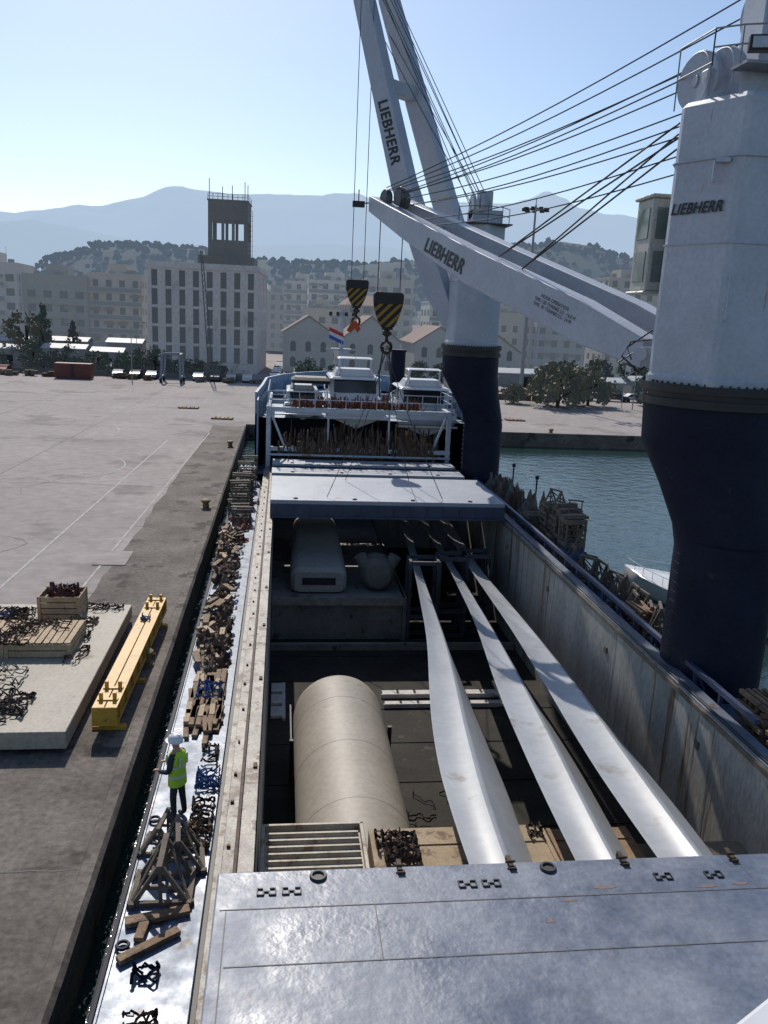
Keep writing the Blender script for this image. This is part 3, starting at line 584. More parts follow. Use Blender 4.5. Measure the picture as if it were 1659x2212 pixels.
disc(12.55,26.5,20.1,.85); disc(13.1,26.1,20.15,.85); disc(14.1,25.8,22.0,1.0); disc(14.7,25.6,22.0,1.0)
mb=MB(); mb.b2(13.2,15.3,25.2,27.2,19.3,20.3); mb.bar((14.3,25.9,20.3),(14.3,25.9,22.6),1.2,1.3); mb.bar((12.8,26.3,19.2),(12.8,26.3,20.3),.7,1.0); C('head_housing',mb,white,bev=.04)
for x,y,z,r in((12.85,26.9,20.2,.62),(14.4,26.4,22.0,.75)):
    mb=MB(); mb.cyl((x-.1,y,z),(x+.1,y,z),r,n=24); mb.torus((x,y,z),r,.06,ax='X',n=24); C('sheave',mb,crad)
mb=MB()
def rail(P,z0,hh=1.0,r=.025):
    for a,b in zip(P,P[1:]):
        for zz in(.5,1.0): mb.cyl((a[0],a[1],z0+hh*zz),(b[0],b[1],z0+hh*zz),r,n=6)
    for a in P: mb.cyl((a[0],a[1],z0),(a[0],a[1],z0+hh),r,n=6)
rail([(12.3,25.3),(12.9,24.8),(13.6,24.5),(14.3,24.4),(15.0,24.5)],20.2); mb.b2(12.9,15.4,24.4,25.3,20.12,20.2)
rgw=M('railing_grey_white',(.30,.31,.33),(.22,.23,.25),2,.5); C('railing',mb,rgw)
mb=MB(); rail([(12.2,27.3),(12.3,25.3)],19.4,1.8); C('railing',mb,rgw)
mb=MB(); mb.box((13.35,24.5,20.65),(.75,.3,.42),rz=-.3); mb.box((13.3,24.32,20.65),(.62,.03,.3),1,rz=-.3); C('flood_lamp',mb,[black,steelw],bev=.03)
mb=MB(); mb.box((12.6,24.45,17.5),(.4,.3,.12),rz=-.5); mb.box((12.42,24.55,17.2),(.1,.1,.6)); C('bracket',mb,white)
mb=MB(); mb.tube([(13.0,24.1,14.2),(13.0,23.9,14.2),(13.02,23.9,13.0),(13.0,24.1,12.9)],.03); C('grab_rail',mb,white)
mb=MB(); mb.bar((12.15,27.4,11.7),(12.95,27.0,11.7),.5,.7); mb.cyl((11.9,27.1,11.8),(12.4,28.0,11.8),.24,n=14); C('pivot_bracket',mb,white)
for x,y in((5.3,46.3),(6.3,46.6),(5.9,45.2)):
    mb=MB(); mb.cyl((x-.1,y-.05,18.75),(x+.1,y+.05,18.75),.46,n=24); mb.torus((x,y,18.75),.46,.05,ax='X',n=24); C('sheave',mb,M('sheave_grey',(.07,.072,.08),(.12,.12,.13),3,.5,.3))
for a,b,c,d in(((4.8,47.0,18.5),(7.0,47.9,18.6),.5,.5),((6.6,43.6,17.0),(8.4,44.4,17.1),.4,.4),((9.3,36.5,14.4),(11.4,37.4,14.4),.35,.5)):
    mb=MB(); mb.bar(a,b,c,d); C('crossbeam',mb,white,bev=.03)
mb=MB(); mb.box((3.95,47.6,18.55),(.65,.35,.3)); mb.bar((4.0,47.6,18.6),(4.5,47.3,18.6),.06,.06); mb.cyl((3.95,47.6,18.6),(3.95,47.6,19.3),.03,n=6); C('flood_lamp',mb,black)
ropes=[((14.3,26.2,22.9),(5.3,46.3,19.3)),((14.1,26.4,22.2),(5.4,46.3,19.2)),((14.4,26.4,21.6),(6.3,46.6,19.2)),((13.2,26.6,20.9),(5.3,46.3,19.1)),((12.9,26.8,20.6),(6.3,46.6,19.1)),((12.8,26.8,20.2),(5.9,45.2,18.9)),
 ((12.4,26.9,19.3),(5.9,45.2,18.6)),((12.3,27,18.9),(6.2,45,18.3)),((12.3,27,18.0),(6.6,44.2,17.5)),((12.35,27.1,18.6),(6.0,45.2,18.3)),((12.4,27.0,17.5),(7.4,44,17.3))]
for a,b in ropes:
    mb=MB(); a=Vector(a);b=Vector(b); mb.tube([a.lerp(b,i/10)-Vector((0,0,.3*math.sin(math.pi*i/10))) for i in range(11)],.026,5); C('wire_rope',mb,rope)
for a,b in(((12.3,27,19.0),(9.3,36.4,15.4)),((12.35,27.1,18.7),(9.9,34.9,14.8))):
    for dz in(0,-.45): mb=MB(); mb.cyl((a[0],a[1],a[2]+dz),(b[0]-.1,b[1]+.2,b[2]),.032,n=6); C('pendant_cable',mb,rope)
for pts in([(12.0,27.3,12.0),(11.4,27.6,11.5),(11.6,27.4,11.0),(12.1,27.0,11.4)],[(12.2,27.0,12.6),(11.6,27.5,12.0),(11.8,27.5,11.6)],[(12.1,26.8,12.3),(11.6,27.2,12.2),(11.4,27.4,11.7),(12.0,27.2,11.2)]):
    mb=MB(); mb.tube(pts,.03); C('hydraulic_hose',mb,black)
# hooks
stripe=bpy.data.materials.new('yellow_black_hazard_stripes'); stripe.use_nodes=True; nt=stripe.node_tree; N=nt.nodes;Lk=nt.links
tc=N.new('ShaderNodeTexCoord'); sp=N.new('ShaderNodeSeparateXYZ'); Lk.new(tc.outputs['Object'],sp.inputs[0])
ad=N.new('ShaderNodeMath'); ad.operation='SUBTRACT'; Lk.new(sp.outputs[0],ad.inputs[0]); Lk.new(sp.outputs[2],ad.inputs[1])
ml=N.new('ShaderNodeMath'); ml.operation='MULTIPLY'; ml.inputs[1].default_value=1.9; Lk.new(ad.outputs[0],ml.inputs[0])
fr=N.new('ShaderNodeMath'); fr.operation='FRACT'; Lk.new(ml.outputs[0],fr.inputs[0]); gt=N.new('ShaderNodeMath'); gt.operation='GREATER_THAN'; gt.inputs[1].default_value=.45; Lk.new(fr.outputs[0],gt.inputs[0])
mx=N.new('ShaderNodeMixRGB'); mx.inputs[1].default_value=(.30,.17,.025,1); mx.inputs[2].default_value=(.012,.012,.012,1); Lk.new(gt.outputs[0],mx.inputs[0]); Lk.new(mx.outputs[0],N['Principled BSDF'].inputs['Base Color']); N['Principled BSDF'].inputs['Roughness'].default_value=.7
def hook(loc,rt,label,sw=.5):
    t=E('hook_block',label,'crane hook',loc,group='crane hooks')
    out=[(-.78,0),(.78,0),(.80,-.55),(.62,-1.2),(.34,-1.75),(-.34,-1.75),(-.62,-1.2),(-.80,-.55)]
    for y in(-.2,.2):
        mb=MB(); mb.loft([[(x,y-.03,z) for x,z in out],[(x,y+.03,z) for x,z in out]]); O('cheek_plate',mb,stripe,parent=t,bev=.015)
    mb=MB(); out2=[(-.72,.12),(.72,.12),(.84,0),(.82,-.5),(-.82,-.5),(-.84,0)]
    mb.loft([[(x,-.26,z) for x,z in out2],[(x,.26,z) for x,z in out2]]); mb.b2(-.3,.3,-.15,.15,-1.9,-.5); O('sheave_case',mb,black,parent=t,bev=.02)
    mb=MB(); mb.cyl((0,0,-1.75),(0,0,-2.25),.16,n=14); mb.cyl((0,0,-2.0),(0,0,-2.2),.26,n=16)
    pts=[(0,0,-2.2),(0,0,-2.45),(.12,0,-2.6)]+[(.28*math.cos(a),0,-2.85+.32*math.sin(a)) for a in [rad(50-i*28) for i in range(9)]]
    mb.tube(pts,.09,8); mb.tube([(-p[0],p[1],p[2]) for p in pts],.085,8); O('hook',mb,chain,parent=t)
    for x in(-sw,sw):
        mb=MB(); mb.cyl((x,0,0),(x,0,rt-loc[2]),.026,n=6); O('wire_rope',mb,rope,parent=t)
    return t
hk=hook((5.75,47,13.85),18.5,'striped yellow and black hook block hanging from the lowered jib',.62)
mb=MB()
for p in((2.6,45.5,2.65),(9.2,45.5,2.65),(4.0,50.5,2.65),(8.0,50.5,2.65)):
    c=Vector((5.75,47,10.8)); p=Vector(p)
    mb.tube([c.lerp(p,i/8)+Vector((0,0,-.3*math.sin(math.pi*i/8))) for i in range(9)],.022,4)
mb.tube([(5.6,47,11),(5.4,47,9.5),(5.5,47,8.2)],.05,5); mb.tube([(5.9,47,11),(6.1,47,9),(5.9,47,7.6)],.05,5)
O('lifting_sling',mb,rope,label='wire lifting slings hanging from the hook to the cover',cat='sling')
hk2=hook((5.35,63,15.1),36.5,'striped hook block with orange flag on long ropes',.45)
mb=MB(); mb.add([(-.1,0,0),(.25,.1,.1),(.6,.05,-.5),(.35,0,-.8),(.15,0,-.45),(-.15,.05,-.8),(-.45,.05,-.65)],[(0,1,2,3,4),(0,4,5,6)])
O('warning_flag',mb,M('orange_flag_cloth',(.60,.10,.03),(.42,.07,.03),2,.8),loc=(5.1,62.6,12.2),label='orange cloth flag tied below the hook',cat='flag')
fx,fy=.73,.69
fc,o2=crane(12.9,57.2,14.1,57.0,18.8,[],.35,'white column deck crane on navy pedestal with raised jib',1.85)
FC=lambda n,mb,m,**k:O(n,mb,m,parent=fc,loc=o2,**k)
def steep(pts,wd,dp):
    mb=MB(); rings=[]; P=[Vector(p) for p in pts]
    for i,p in enumerate(P):
        d=(P[min(i+1,len(P)-1)]-P[max(i-1,0)]).normalized(); s=Vector((fx,fy,0)).normalized(); s=(s-d*s.dot(d)).normalized(); u=s.cross(d)
        w_=wd[i];q=dp[i]; rings.append([p-s*w_/2-u*q/2,p+s*w_/2-u*q/2,p+s*w_/2+u*q/2,p-s*w_/2+u*q/2])
    mb.loft(rings); FC('jib_leg',mb,white,bev=.04)
    return P
PL=steep([(11.7,57.9,12.2),(10.6,58.9,14.8),(8.15,60.8,21.8),(5.2,64.3,34.2),(4.75,64.9,37)],[.8,1.0,1.0,.9,.8],[1.0,1.7,1.6,1.3,.9])
PR=steep([(14.2,59.6,12.2),(13.3,60.4,15),(11.25,62.2,21.2),(7.15,66.0,34.8),(6.5,66.6,37.2)],[.8,1.0,1.0,.9,.8],[1.0,1.7,1.6,1.3,.9])
for a,b,c in(((6.9,62.6,28.3),(9.3,64.2,28.2),.9),((4.7,64.6,36.8),(6.6,66.4,37),.8),((9.8,59.7,17.5),(12.5,61.6,17.2),.7)):
    mb=MB(); mb.bar(a,b,c,c); FC('crossbeam',mb,white,bev=.05)
d=(PL[2]-PL[3]).normalized(); s=Vector((fx,fy,0)); s=(s-d*s.dot(d)).normalized(); u=s.cross(d)
vis=u if u.dot(Vector((-.1,-1,-.1)))>0 else -u
side=-s
pp=PL[3].lerp(PL[2],.56)
fn=max([vis,side],key=lambda q:q.dot((Vector((0,0,12.6))-pp).normalized()))
ydir=fn.cross(d); hw=.76 if fn is vis else .5
textmesh('LIEBHERR',pp+fn*hw-ydir*.36,d,ydir,4.5,lett,fc,shear=.25,off=.06)
for x,y,z,r in((12.3,57.0,20.0,.8),(12.8,56.8,20.1,.8)): mb=MB(); mb.cyl((x-.1,y,z),(x+.1,y,z),r,n=24); FC('sheave_housing',mb,white)
mb=MB(); mb.b2(12.2,14.2,56.3,58,18.9,19.8); mb.bar((13.1,57,19.8),(13.1,57,21.0),.9,.9); FC('head_housing',mb,white,bev=.03)
mb=MB(); rail([(11.3,56.4),(11.9,55.6),(13.0,55.3),(14.0,55.5),(14.7,56.4)],18.9); mb.b2(11.4,14.7,55.4,58.5,18.82,18.9); FC('railing',mb,rope)
for a,b in[((12.3,57,20.8),(5.0,64.7,37)),((12.5,57,20.6),(5.3,64.9,37)),((12.8,57,20.8),(5.8,65.4,37)),((13,57,20.4),(6.2,65.8,37)),((13.3,57.1,20.6),(6.5,66.2,37)),((12.4,57.1,19.6),(5.6,65,36.6)),((13.2,57.0,20.0),(6.9,65.8,33)),((12.2,57.0,20.2),(5.9,64.4,33))]:
    mb=MB(); mb.cyl(a,b,.028,n=5); FC('wire_rope',mb,rope)
# ---------------------------------------------------------------- white cargo platform + yachts
t=E('cargo_platform','white steel frame platform across the ship with railing','cargo platform',(5.75,60.6,1.2)); oo=-t.location
mb=MB()
for y in(60.7,66): 
    for x in(-.95,12.4): mb.bar((x,y,1.2),(x,y,6.0),.32,.32)
    mb.bar((-1.1,y,5.8),(12.6,y,5.8),.3,.35)
mb.bar((-1.1,60.7,2.9),(12.6,60.7,2.9),.3,.3); mb.bar((-1.1,60.5,2.5),(12.6,60.5,2.5),.2,.15)
for x in(-.95,12.4): mb.bar((x,60.7,5.8),(x,72,5.8),.3,.3)
for x in(3.4,7.9): mb.bar((x,60.75,2.9),(x,60.75,5.7),.14,.14)
mb.bar((-.8,60.7,5.6),(.3,60.7,2.9),.16,.16); mb.bar((12.2,60.7,5.6),(11.2,60.7,2.9),.16,.16)
O('beam',mb,steelw,parent=t,loc=oo,bev=.02)
mb=MB(); rail([(-1+i*1.13,60.6) for i in range(13)],6.0,1.1,.035); rail([(-1,60.6+i*1.5) for i in range(8)],6.0,1.1,.03); rail([(12.5,60.6+i*1.5) for i in range(8)],6.0,1.1,.03)
O('railing',mb,steelw,parent=t,loc=oo)
mb=MB(); mb.b2(-.8,12.3,76,76.2,1.2,5.4); O('shade_back_plate',mb,darkblue,parent=t,loc=oo)  # dark plate added as the shade inside the frame
O('lashing_chain_heap',tangle(6,.8,170,rr=.045,zh=1.9,seg=26),M('rust_brown_gear',(.10,.06,.04),(.17,.12,.09),4,.8),loc=(5.8,61.3,2.2),label='tangled chains and lashings under the white frame',cat='lashing chains')
O('lashing_chain_heap',tangle(6,.6,60,rr=.04,zh=.9,seg=20),M('orange_red_strap',(.25,.07,.03),(.08,.04,.025),3,.7),loc=(5.8,61.4,5.8),label='rusty chains and red straps behind the railing',cat='lashing chains')
def yacht(loc,label,L=11,Wd=4.3,rz=0,s=1,name='motor_yacht'):
    t=E(name,label,'yacht',loc,group='motor yachts',rz=rz); mb=MB(); rings=[]
    for k in range(13):
        u=k/12; y=u*L; hw=Wd/2*(1-(max(0,u-.35)/.65)**2.4)+.03; zk=.0+ .9*max(0,u-.6)**1.5*2; zd=1.7+.5*u
        rings.append([(-hw,y,zd),(-hw*.96,y,zd*.6+zk*.3),(-hw*.8,y,.75+zk*.6),(0,y,zk),(hw*.8,y,.75+zk*.6),(hw*.96,y,zd*.6+zk*.3),(hw,y,zd),(hw*.9,y,zd+.06),(0,y,zd+.1),(-hw*.9,y,zd+.06)])
    mb.loft(rings); O('hull',mb,boatw,parent=t,smooth=40)
    def cab(y0,y1,z0,z1,w0,w1,rk0,rk1):
        return [[(-w0,y0,z0),(w0,y0,z0),(w0,y1,z0),(-w0,y1,z0)],[(-w1,y0+rk0,z1),(w1,y0+rk0,z1),(w1,y1-rk1,z1),(-w1,y1-rk1,z1)]]
    mb=MB(); mb.loft(cab(1.6,7.6,1.75,2.3,Wd*.40,Wd*.38,.1,.9)); mb.loft(cab(1.0,6.5,3.35,3.5,Wd*.44,Wd*.40,.2,.4)); mb.loft(cab(2.3,5.4,3.5,4.0,Wd*.34,Wd*.29,.1,.8)); mb.loft(cab(1.9,3.6,4.75,4.85,Wd*.30,Wd*.27,.2,.3))
    for x in(-Wd*.39,Wd*.39): mb.bar((x,1.5,2.3),(x,2.1,3.4),.3,.4); mb.bar((x*.7,2.4,3.6),(x*.66,2.0,4.8),.12,.35); mb.bar((x,4.6,2.3),(x,4.4,3.4),.09,.12)
    mb.b2(-Wd*.5,Wd*.5,-.9,.05,.75,.9); mb.b2(-Wd*.48,-Wd*.2,0,.25,1.6,2.1); mb.b2(Wd*.2,Wd*.48,0,.25,1.6,2.1)
    O('superstructure',mb,boatw,parent=t,bev=.05)
    mb=MB(); mb.loft(cab(1.75,7.1,2.3,3.35,Wd*.37,Wd*.34,.15,1.1)); O('window',mb,glass,parent=t)
    mb=MB()
    for s_ in(-1,1):
        P=[(s_*(Wd/2*(1-(max(0,u-.35)/.65)**2.4)-.08),u*L,1.75+.5*u) for u in [.3+.68*i/9 for i in range(10)]]
        for a,b in zip(P,P[1:]): mb.cyl((a[0],a[1],a[2]+.55),(b[0],b[1],b[2]+.55),.02,n=5); mb.cyl(a,(a[0],a[1],a[2]+.55),.015,n=5)
    mb.cyl((0,2,4.8),(0,2,5.6),.02,n=5)
    O('railing',mb,steelw,parent=t)
    t.scale=(s,s,s); return t
y1=yacht((5.7,63.8,4.1),'white motor yacht with dark windows carried on the foredeck',s=1.1)
dup(y1,(11.3,64.2,3.6),0,(1.1,1,1.06))
tb=yacht((1.6,63.8,4.7),'small white tender with dark canopy on the foredeck',L=6,Wd=2.9,name='tender_boat')
tb.scale=(1,1,.6)
mb=MB(); mb.loft([[(-1.4,0,0),(1.4,0,0),(1.4,2.6,0),(-1.4,2.6,0)],[(-1.5,-.1,.25),(1.5,-.1,.25),(1.5,2.7,.25),(-1.5,2.7,.25)],[(-1.2,.2,.45),(1.2,.2,.45),(1.2,2.3,.45),(-1.2,2.3,.45)]]); 
for x in(-1.3,1.3):
    for y in(.1,2.5): mb.cyl((x,y,-1.2),(x,y,.1),.04,n=6)
O('canopy',mb,black,loc=(2.2,64.5,7.4),label='black canvas canopy over the tender',cat='canopy')
dup(y1,(24.9,35.0,-2.2),.64,.86,label='white motor yacht afloat beside the ship')
t=E('ship_mast','white foremast with lamps and flag on the bow','mast',(5.6,82,4.9)); mb=MB()
mb.cyl((0,0,0),(0,0,8.3),.28,.16,n=12); mb.bar((-1.2,0,7.6),(1.2,0,7.6),.12,.12); mb.bar((-1.5,0,4.5),(1.5,0,4.5),.12,.12); mb.b2(-1,1,-.5,.5,4.5,4.6); mb.bar((-1.4,0,0),(-.1,0,4),.12,.12); mb.bar((1.4,0,0),(.1,0,4),.12,.12)
O('pole',mb,steelw,parent=t)
for x in(-1.1,-.4,.4,1.1):
    mb=MB(); mb.box((x,-.1,7.85),(.3,.3,.35)); O('lamp',mb,black,parent=t)
mb=MB()
for m_ in(0,1,2): mb.add([(-1.2,-.2,6.6-m_*.35),(.2,-.2,6.0-m_*.35),(.2,-.2,5.65-m_*.35),(-1.2,-.2,6.25-m_*.35)],[(0,1,2,3)],m_)
O('flag',mb,[M('flag_red',(.5,.04,.04),(.4,.04,.04),2,.8),M('flag_white',(.6,.6,.6),(.55,.55,.55),2,.8),M('flag_blue',(.04,.09,.4),(.04,.08,.35),2,.8)],parent=t)
mb=MB(); mb.cyl((0,0,0),(0,0,4.6),.7,.7,n=16); mb.cyl((0,0,4.6),(0,0,4.8),.8,n=16); O('vent_tower',mb,navy,loc=(11.0,80,4.9),label='dark cylindrical vent tower on the bow',cat='ship vent')
# ---------------------------------------------------------------- person
def skin(V,Ed,rr,sub=2):
    me=bpy.data.meshes.new('s'); me.from_pydata(V,Ed,[]); o=bpy.data.objects.new('s',me); COL.objects.link(o)
    m=o.modifiers.new('k','SKIN'); m.use_smooth_shade=True
    for i,r in enumerate(rr):
        sv_=me.skin_vertices[0].data[i]; sv_.radius=(r if isinstance(r,tuple) else (r,r)); sv_.use_root=(i==0)
    s=o.modifiers.new('u','SUBSURF'); s.levels=sub; s.render_levels=sub
    dg=bpy.context.evaluated_depsgraph_get(); out=bpy.data.meshes.new_from_object(o.evaluated_get(dg)); bpy.data.objects.remove(o); return out
per=E('person','worker in yellow hi-vis vest, white helmet, dark clothes, holding a strap','person',(-2.32,18.2,.6),rz=rad(62)); per.scale=(1.2,1.2,1.2)
V=[(0,0,.95),(0,-.01,1.12),(0,.0,1.32),(0,.0,1.45),(0,.02,1.55),(0,.03,1.64),(0,.035,1.73),
   (-.09,0,.9),(-.11,.03,.5),(-.12,0,.1),(-.12,.06,.05),(-.13,.17,.04),
   (.09,0,.9),(.13,-.02,.5),(.15,-.06,.1),(.15,0,.05),(.17,.11,.04),
   (-.19,0,1.42),(-.25,.02,1.15),(-.2,.25,1.08),(-.17,.31,1.08),
   (.19,0,1.42),(.26,.05,1.16),(.17,.28,1.12),(.13,.34,1.13)]
Ed=[(0,1),(1,2),(2,3),(3,4),(4,5),(5,6),(0,7),(7,8),(8,9),(9,10),(10,11),(0,12),(12,13),(13,14),(14,15),(15,16),(3,17),(17,18),(18,19),(19,20),(3,21),(21,22),(22,23),(23,24)]
rr=[(.16,.12),(.15,.11),(.17,.12),(.12,.09),.055,.085,.085,.095,.07,.055,.05,.035,.095,.07,.055,.05,.035,.08,.06,.045,.032,.08,.06,.045,.032]
me=skin(V,Ed,rr)
skinm=M('skin',(.42,.24,.17),(.38,.21,.15),8,.5,fine=.03); darkc=M('dark_work_clothes',(.018,.02,.028),(.03,.032,.04),6,.85,0,.004); bootm=M('work_boot_leather',(.04,.03,.02),(.03,.02,.015),6,.6)
for m in(darkc,skinm,bootm): me.materials.append(m)
for p in me.polygons:
    p.use_smooth=True; z=p.center.z
    p.material_index=1 if z>1.5 else (2 if z<.13 else 0)
bo=bpy.data.objects.new('body',me); COL.objects.link(bo); bo.parent=per
vest=M('hi_vis_yellow_fabric',(.42,.66,.03),(.34,.56,.03),6,.7,0,.01,8,fine=.05); refl=M('reflective_tape',(.55,.56,.56),(.5,.5,.5),6,.3)
def ell(a,b,z,cy=0,n=24): return [(math.cos(2*math.pi*i/n)*a,cy+math.sin(2*math.pi*i/n)*b,z) for i in range(n)]
mb=MB(); mb.loft([ell(.215,.17,.80),ell(.21,.165,.92),ell(.20,.15,1.1),ell(.215,.155,1.25),ell(.225,.155,1.38),ell(.20,.135,1.46),ell(.10,.09,1.52)],caps=False); O('vest',mb,vest,parent=per,smooth=60)
mb=MB(); mb.loft([ell(.212,.163,.98),ell(.207,.158,1.03)],caps=False); mb.loft([ell(.218,.158,1.2),ell(.222,.16,1.25)],caps=False)
for x in(-.12,.12): mb.box((x,-.152,1.34),(.05,.012,.22)); mb.box((x,.152,1.34),(.05,.012,.22))
O('reflective_stripe',mb,refl,parent=per)
mb=MB(); mb.loft([ell(.16,.195,1.715,.05),ell(.135,.155,1.72,.035),ell(.132,.152,1.77,.03),ell(.115,.135,1.82,.03),ell(.07,.085,1.85,.03),ell(.02,.025,1.862,.03)]); mb.box((0,.03,1.855),(.03,.2,.02)); O('helmet',mb,boatw,parent=per,smooth=50)
mb=MB(); mb.box((0,.125,1.655),(.022,.03,.04)); mb.box((0,.115,1.605),(.045,.01,.01),1)
for x in(-.032,.032): mb.box((x,.113,1.685),(.022,.012,.012),1)
for x in(-.088,.088): mb.box((x,.03,1.66),(.014,.035,.055))
O('face',mb,[skinm,black],parent=per,bev=.004)
for sx,base_,dr in((-1,Vector((-.17,.31,1.08)),Vector((.1,.9,-.1))),(1,Vector((.13,.34,1.13)),Vector((-.25,.9,-.1)))):
    d=dr.normalized(); sd_=Vector((d.y,-d.x,0)).normalized(); V=[tuple(base_),tuple(base_+d*.05),tuple(base_+d*.09)]; Ed=[(0,1),(1,2)]; rr=[.028,(.036,.018),(.036,.016)]
    for k,(o_,ln) in enumerate(((-.03,.07),(-.01,.085),(.01,.08),(.03,.062))):
        b=base_+d*.09+sd_*o_; i=len(V); V+= [tuple(b+d*.02),tuple(b+d*ln*.55+Vector((0,0,-.02))),tuple(b+d*ln*.6+Vector((0,0,-.05)))]; Ed+=[(2,i),(i,i+1),(i+1,i+2)]; rr+=[.010,.0095,.008]
    i=len(V); V+=[tuple(base_+d*.04-sd_*sx*.045),tuple(base_+d*.085-sd_*sx*.05+Vector((0,0,-.02)))]; Ed+=[(1,i),(i,i+1)]; rr+=[.012,.010]
    hm=skin(V,Ed,rr,1); hm.materials.append(skinm)
    for p in hm.polygons:p.use_smooth=True
    ho=bpy.data.objects.new('hand',hm); COL.objects.link(ho); ho.parent=per
# ---------------------------------------------------------------- buildings
def apt(w,d,hh,fh=3.1,bay=3.0,bal=True,seed=0,roof=True,gab=False):
    rr=random.Random(seed); mb=MB(); nf=max(2,int(hh/fh)); 
    mb.b2(-w/2+.3,w/2-.3,.3,d-.3,0,hh-.1,1)
    for k in range(nf+1):
        z=k*fh; z1=z+ (1.15 if k else 1.0) if k<nf else hh
        for q in((-w/2,w/2,0,.3),(-w/2,w/2,d-.3,d),(-w/2,-w/2+.3,.3,d-.3),(w/2-.3,w/2,.3,d-.3)): mb.b2(*q,z-.35 if k else 0,min(z1,hh))
    nb=max(2,int(w/bay))
    for i in range(nb+1):
        x=-w/2+w*i/nb; mb.b2(max(-w/2+.002,x-.85),min(w/2-.002,x+.85),.01,.29,0,hh-.01)
    nd=max(2,int(d/4))
    for i in range(nd+1):
        y=d*i/nd; mb.b2(-w/2+.01,-w/2+.29,max(.01,y-1),min(d-.01,y+1),0,hh-.01); mb.b2(w/2-.29,w/2-.01,max(.01,y-1),min(d-.01,y+1),0,hh-.01)
    if bal:
        for k in range(1,nf):
            z=k*fh; a=-w/2+(0 if seed%2 else w*.15); b=w/2-(w*.2 if seed%3 else 0)
            mb.b2(a,b,-1.3,0,z-.12,z+.02); mb.b2(a,b,-1.32,-1.25,z+.02,z+.95,2 if seed%2 else 0)
            for j in range(nb):
                if rr.random()<.35:
                    x=a+(b-a)*(j+.5)/nb; mb.add([(x-1.2,-1.3,z+1.9),(x+1.2,-1.3,z+1.9),(x+1.2,-.02,z+2.6),(x-1.2,-.02,z+2.6)],[(0,1,2,3)],3)
    if gab:
        mb.add([(-w/2-.4,-.4,hh),(w/2+.4,-.4,hh),(w/2+.4,d+.4,hh),(-w/2-.4,d+.4,hh),(-w/2+2,d/2,hh+2.6),(w/2-2,d/2,hh+2.6)],[(0,1,5,4),(2,3,4,5),(0,4,3),(1,2,5),(3,2,1,0)],4)
    else:
        mb.b2(-w/2-.15,w/2+.15,-.15,d+.15,hh,hh+.25)
        mb.b2(-w*.2,w*.15,d*.3,d*.7,hh+.25,hh+2.6)
        for j in range(4): x=rr.uniform(-w*.4,w*.35); mb.b2(x,x+1.2,d*.2,d*.2+1,hh+.25,hh+rr.uniform(.8,1.6),2)
        mb.bar((w*.2,d*.5,hh),(w*.2,d*.5,hh+4),.08,.08); mb.bar((-w*.3,d*.2,hh),(-w*.3,d*.2,hh+2.6),.07,.07)
    return mb
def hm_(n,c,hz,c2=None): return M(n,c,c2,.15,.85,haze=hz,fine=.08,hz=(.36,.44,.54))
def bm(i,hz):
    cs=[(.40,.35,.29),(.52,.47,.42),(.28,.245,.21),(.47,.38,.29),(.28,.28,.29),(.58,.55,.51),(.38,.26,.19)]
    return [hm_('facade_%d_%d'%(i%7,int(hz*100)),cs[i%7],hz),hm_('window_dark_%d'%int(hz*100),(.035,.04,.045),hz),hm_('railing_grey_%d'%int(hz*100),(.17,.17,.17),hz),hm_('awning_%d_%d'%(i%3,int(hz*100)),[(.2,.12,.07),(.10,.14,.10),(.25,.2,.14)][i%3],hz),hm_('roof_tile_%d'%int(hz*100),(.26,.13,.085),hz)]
def place(i,x,y,w,d,hh,rz=0,hz=.18,bal=True,gab=False,lab='beige apartment block with balconies'):
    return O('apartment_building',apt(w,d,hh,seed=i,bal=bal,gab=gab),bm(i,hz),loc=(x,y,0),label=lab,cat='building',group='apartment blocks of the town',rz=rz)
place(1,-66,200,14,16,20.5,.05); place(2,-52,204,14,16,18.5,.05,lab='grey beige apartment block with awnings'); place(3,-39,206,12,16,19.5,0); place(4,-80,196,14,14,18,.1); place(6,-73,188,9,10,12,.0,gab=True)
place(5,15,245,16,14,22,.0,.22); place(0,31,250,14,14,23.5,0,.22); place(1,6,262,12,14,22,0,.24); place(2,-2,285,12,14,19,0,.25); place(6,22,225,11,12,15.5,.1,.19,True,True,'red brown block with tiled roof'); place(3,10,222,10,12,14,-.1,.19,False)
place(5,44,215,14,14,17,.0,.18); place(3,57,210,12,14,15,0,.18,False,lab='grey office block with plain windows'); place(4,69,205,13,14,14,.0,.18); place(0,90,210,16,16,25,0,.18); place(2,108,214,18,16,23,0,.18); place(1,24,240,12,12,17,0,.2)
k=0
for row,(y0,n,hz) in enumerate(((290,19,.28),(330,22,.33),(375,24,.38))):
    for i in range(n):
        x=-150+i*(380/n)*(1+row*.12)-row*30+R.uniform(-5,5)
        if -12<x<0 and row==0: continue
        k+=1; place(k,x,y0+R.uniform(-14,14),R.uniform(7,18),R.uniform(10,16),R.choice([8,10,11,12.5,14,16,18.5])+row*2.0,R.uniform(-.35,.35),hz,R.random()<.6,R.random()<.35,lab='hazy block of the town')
def gabled(w,d,e,r):
    mb=MB(); mb.b2(-w/2,w/2,0,d,0,e); mb.add([(-w/2,0,e),(w/2,0,e),(0,0,r),(-w/2,d,e),(w/2,d,e),(0,d,r)],[(0,1,2),(5,4,3)])
    for s in(-1,1):
        mb.add([(s*(w/2+.4),-.4,e-.2),(0,-.4,r+.1),(0,d+.4,r+.1),(s*(w/2+.4),d+.4,e-.2),(s*(w/2+.4),-.4,e+.05),(0,-.4,r+.4),(0,d+.4,r+.4),(s*(w/2+.4),d+.4,e+.05)],[(0,1,2,3),(7,6,5,4),(0,4,5,1),(3,2,6,7),(0,3,7,4)],1)
    return mb
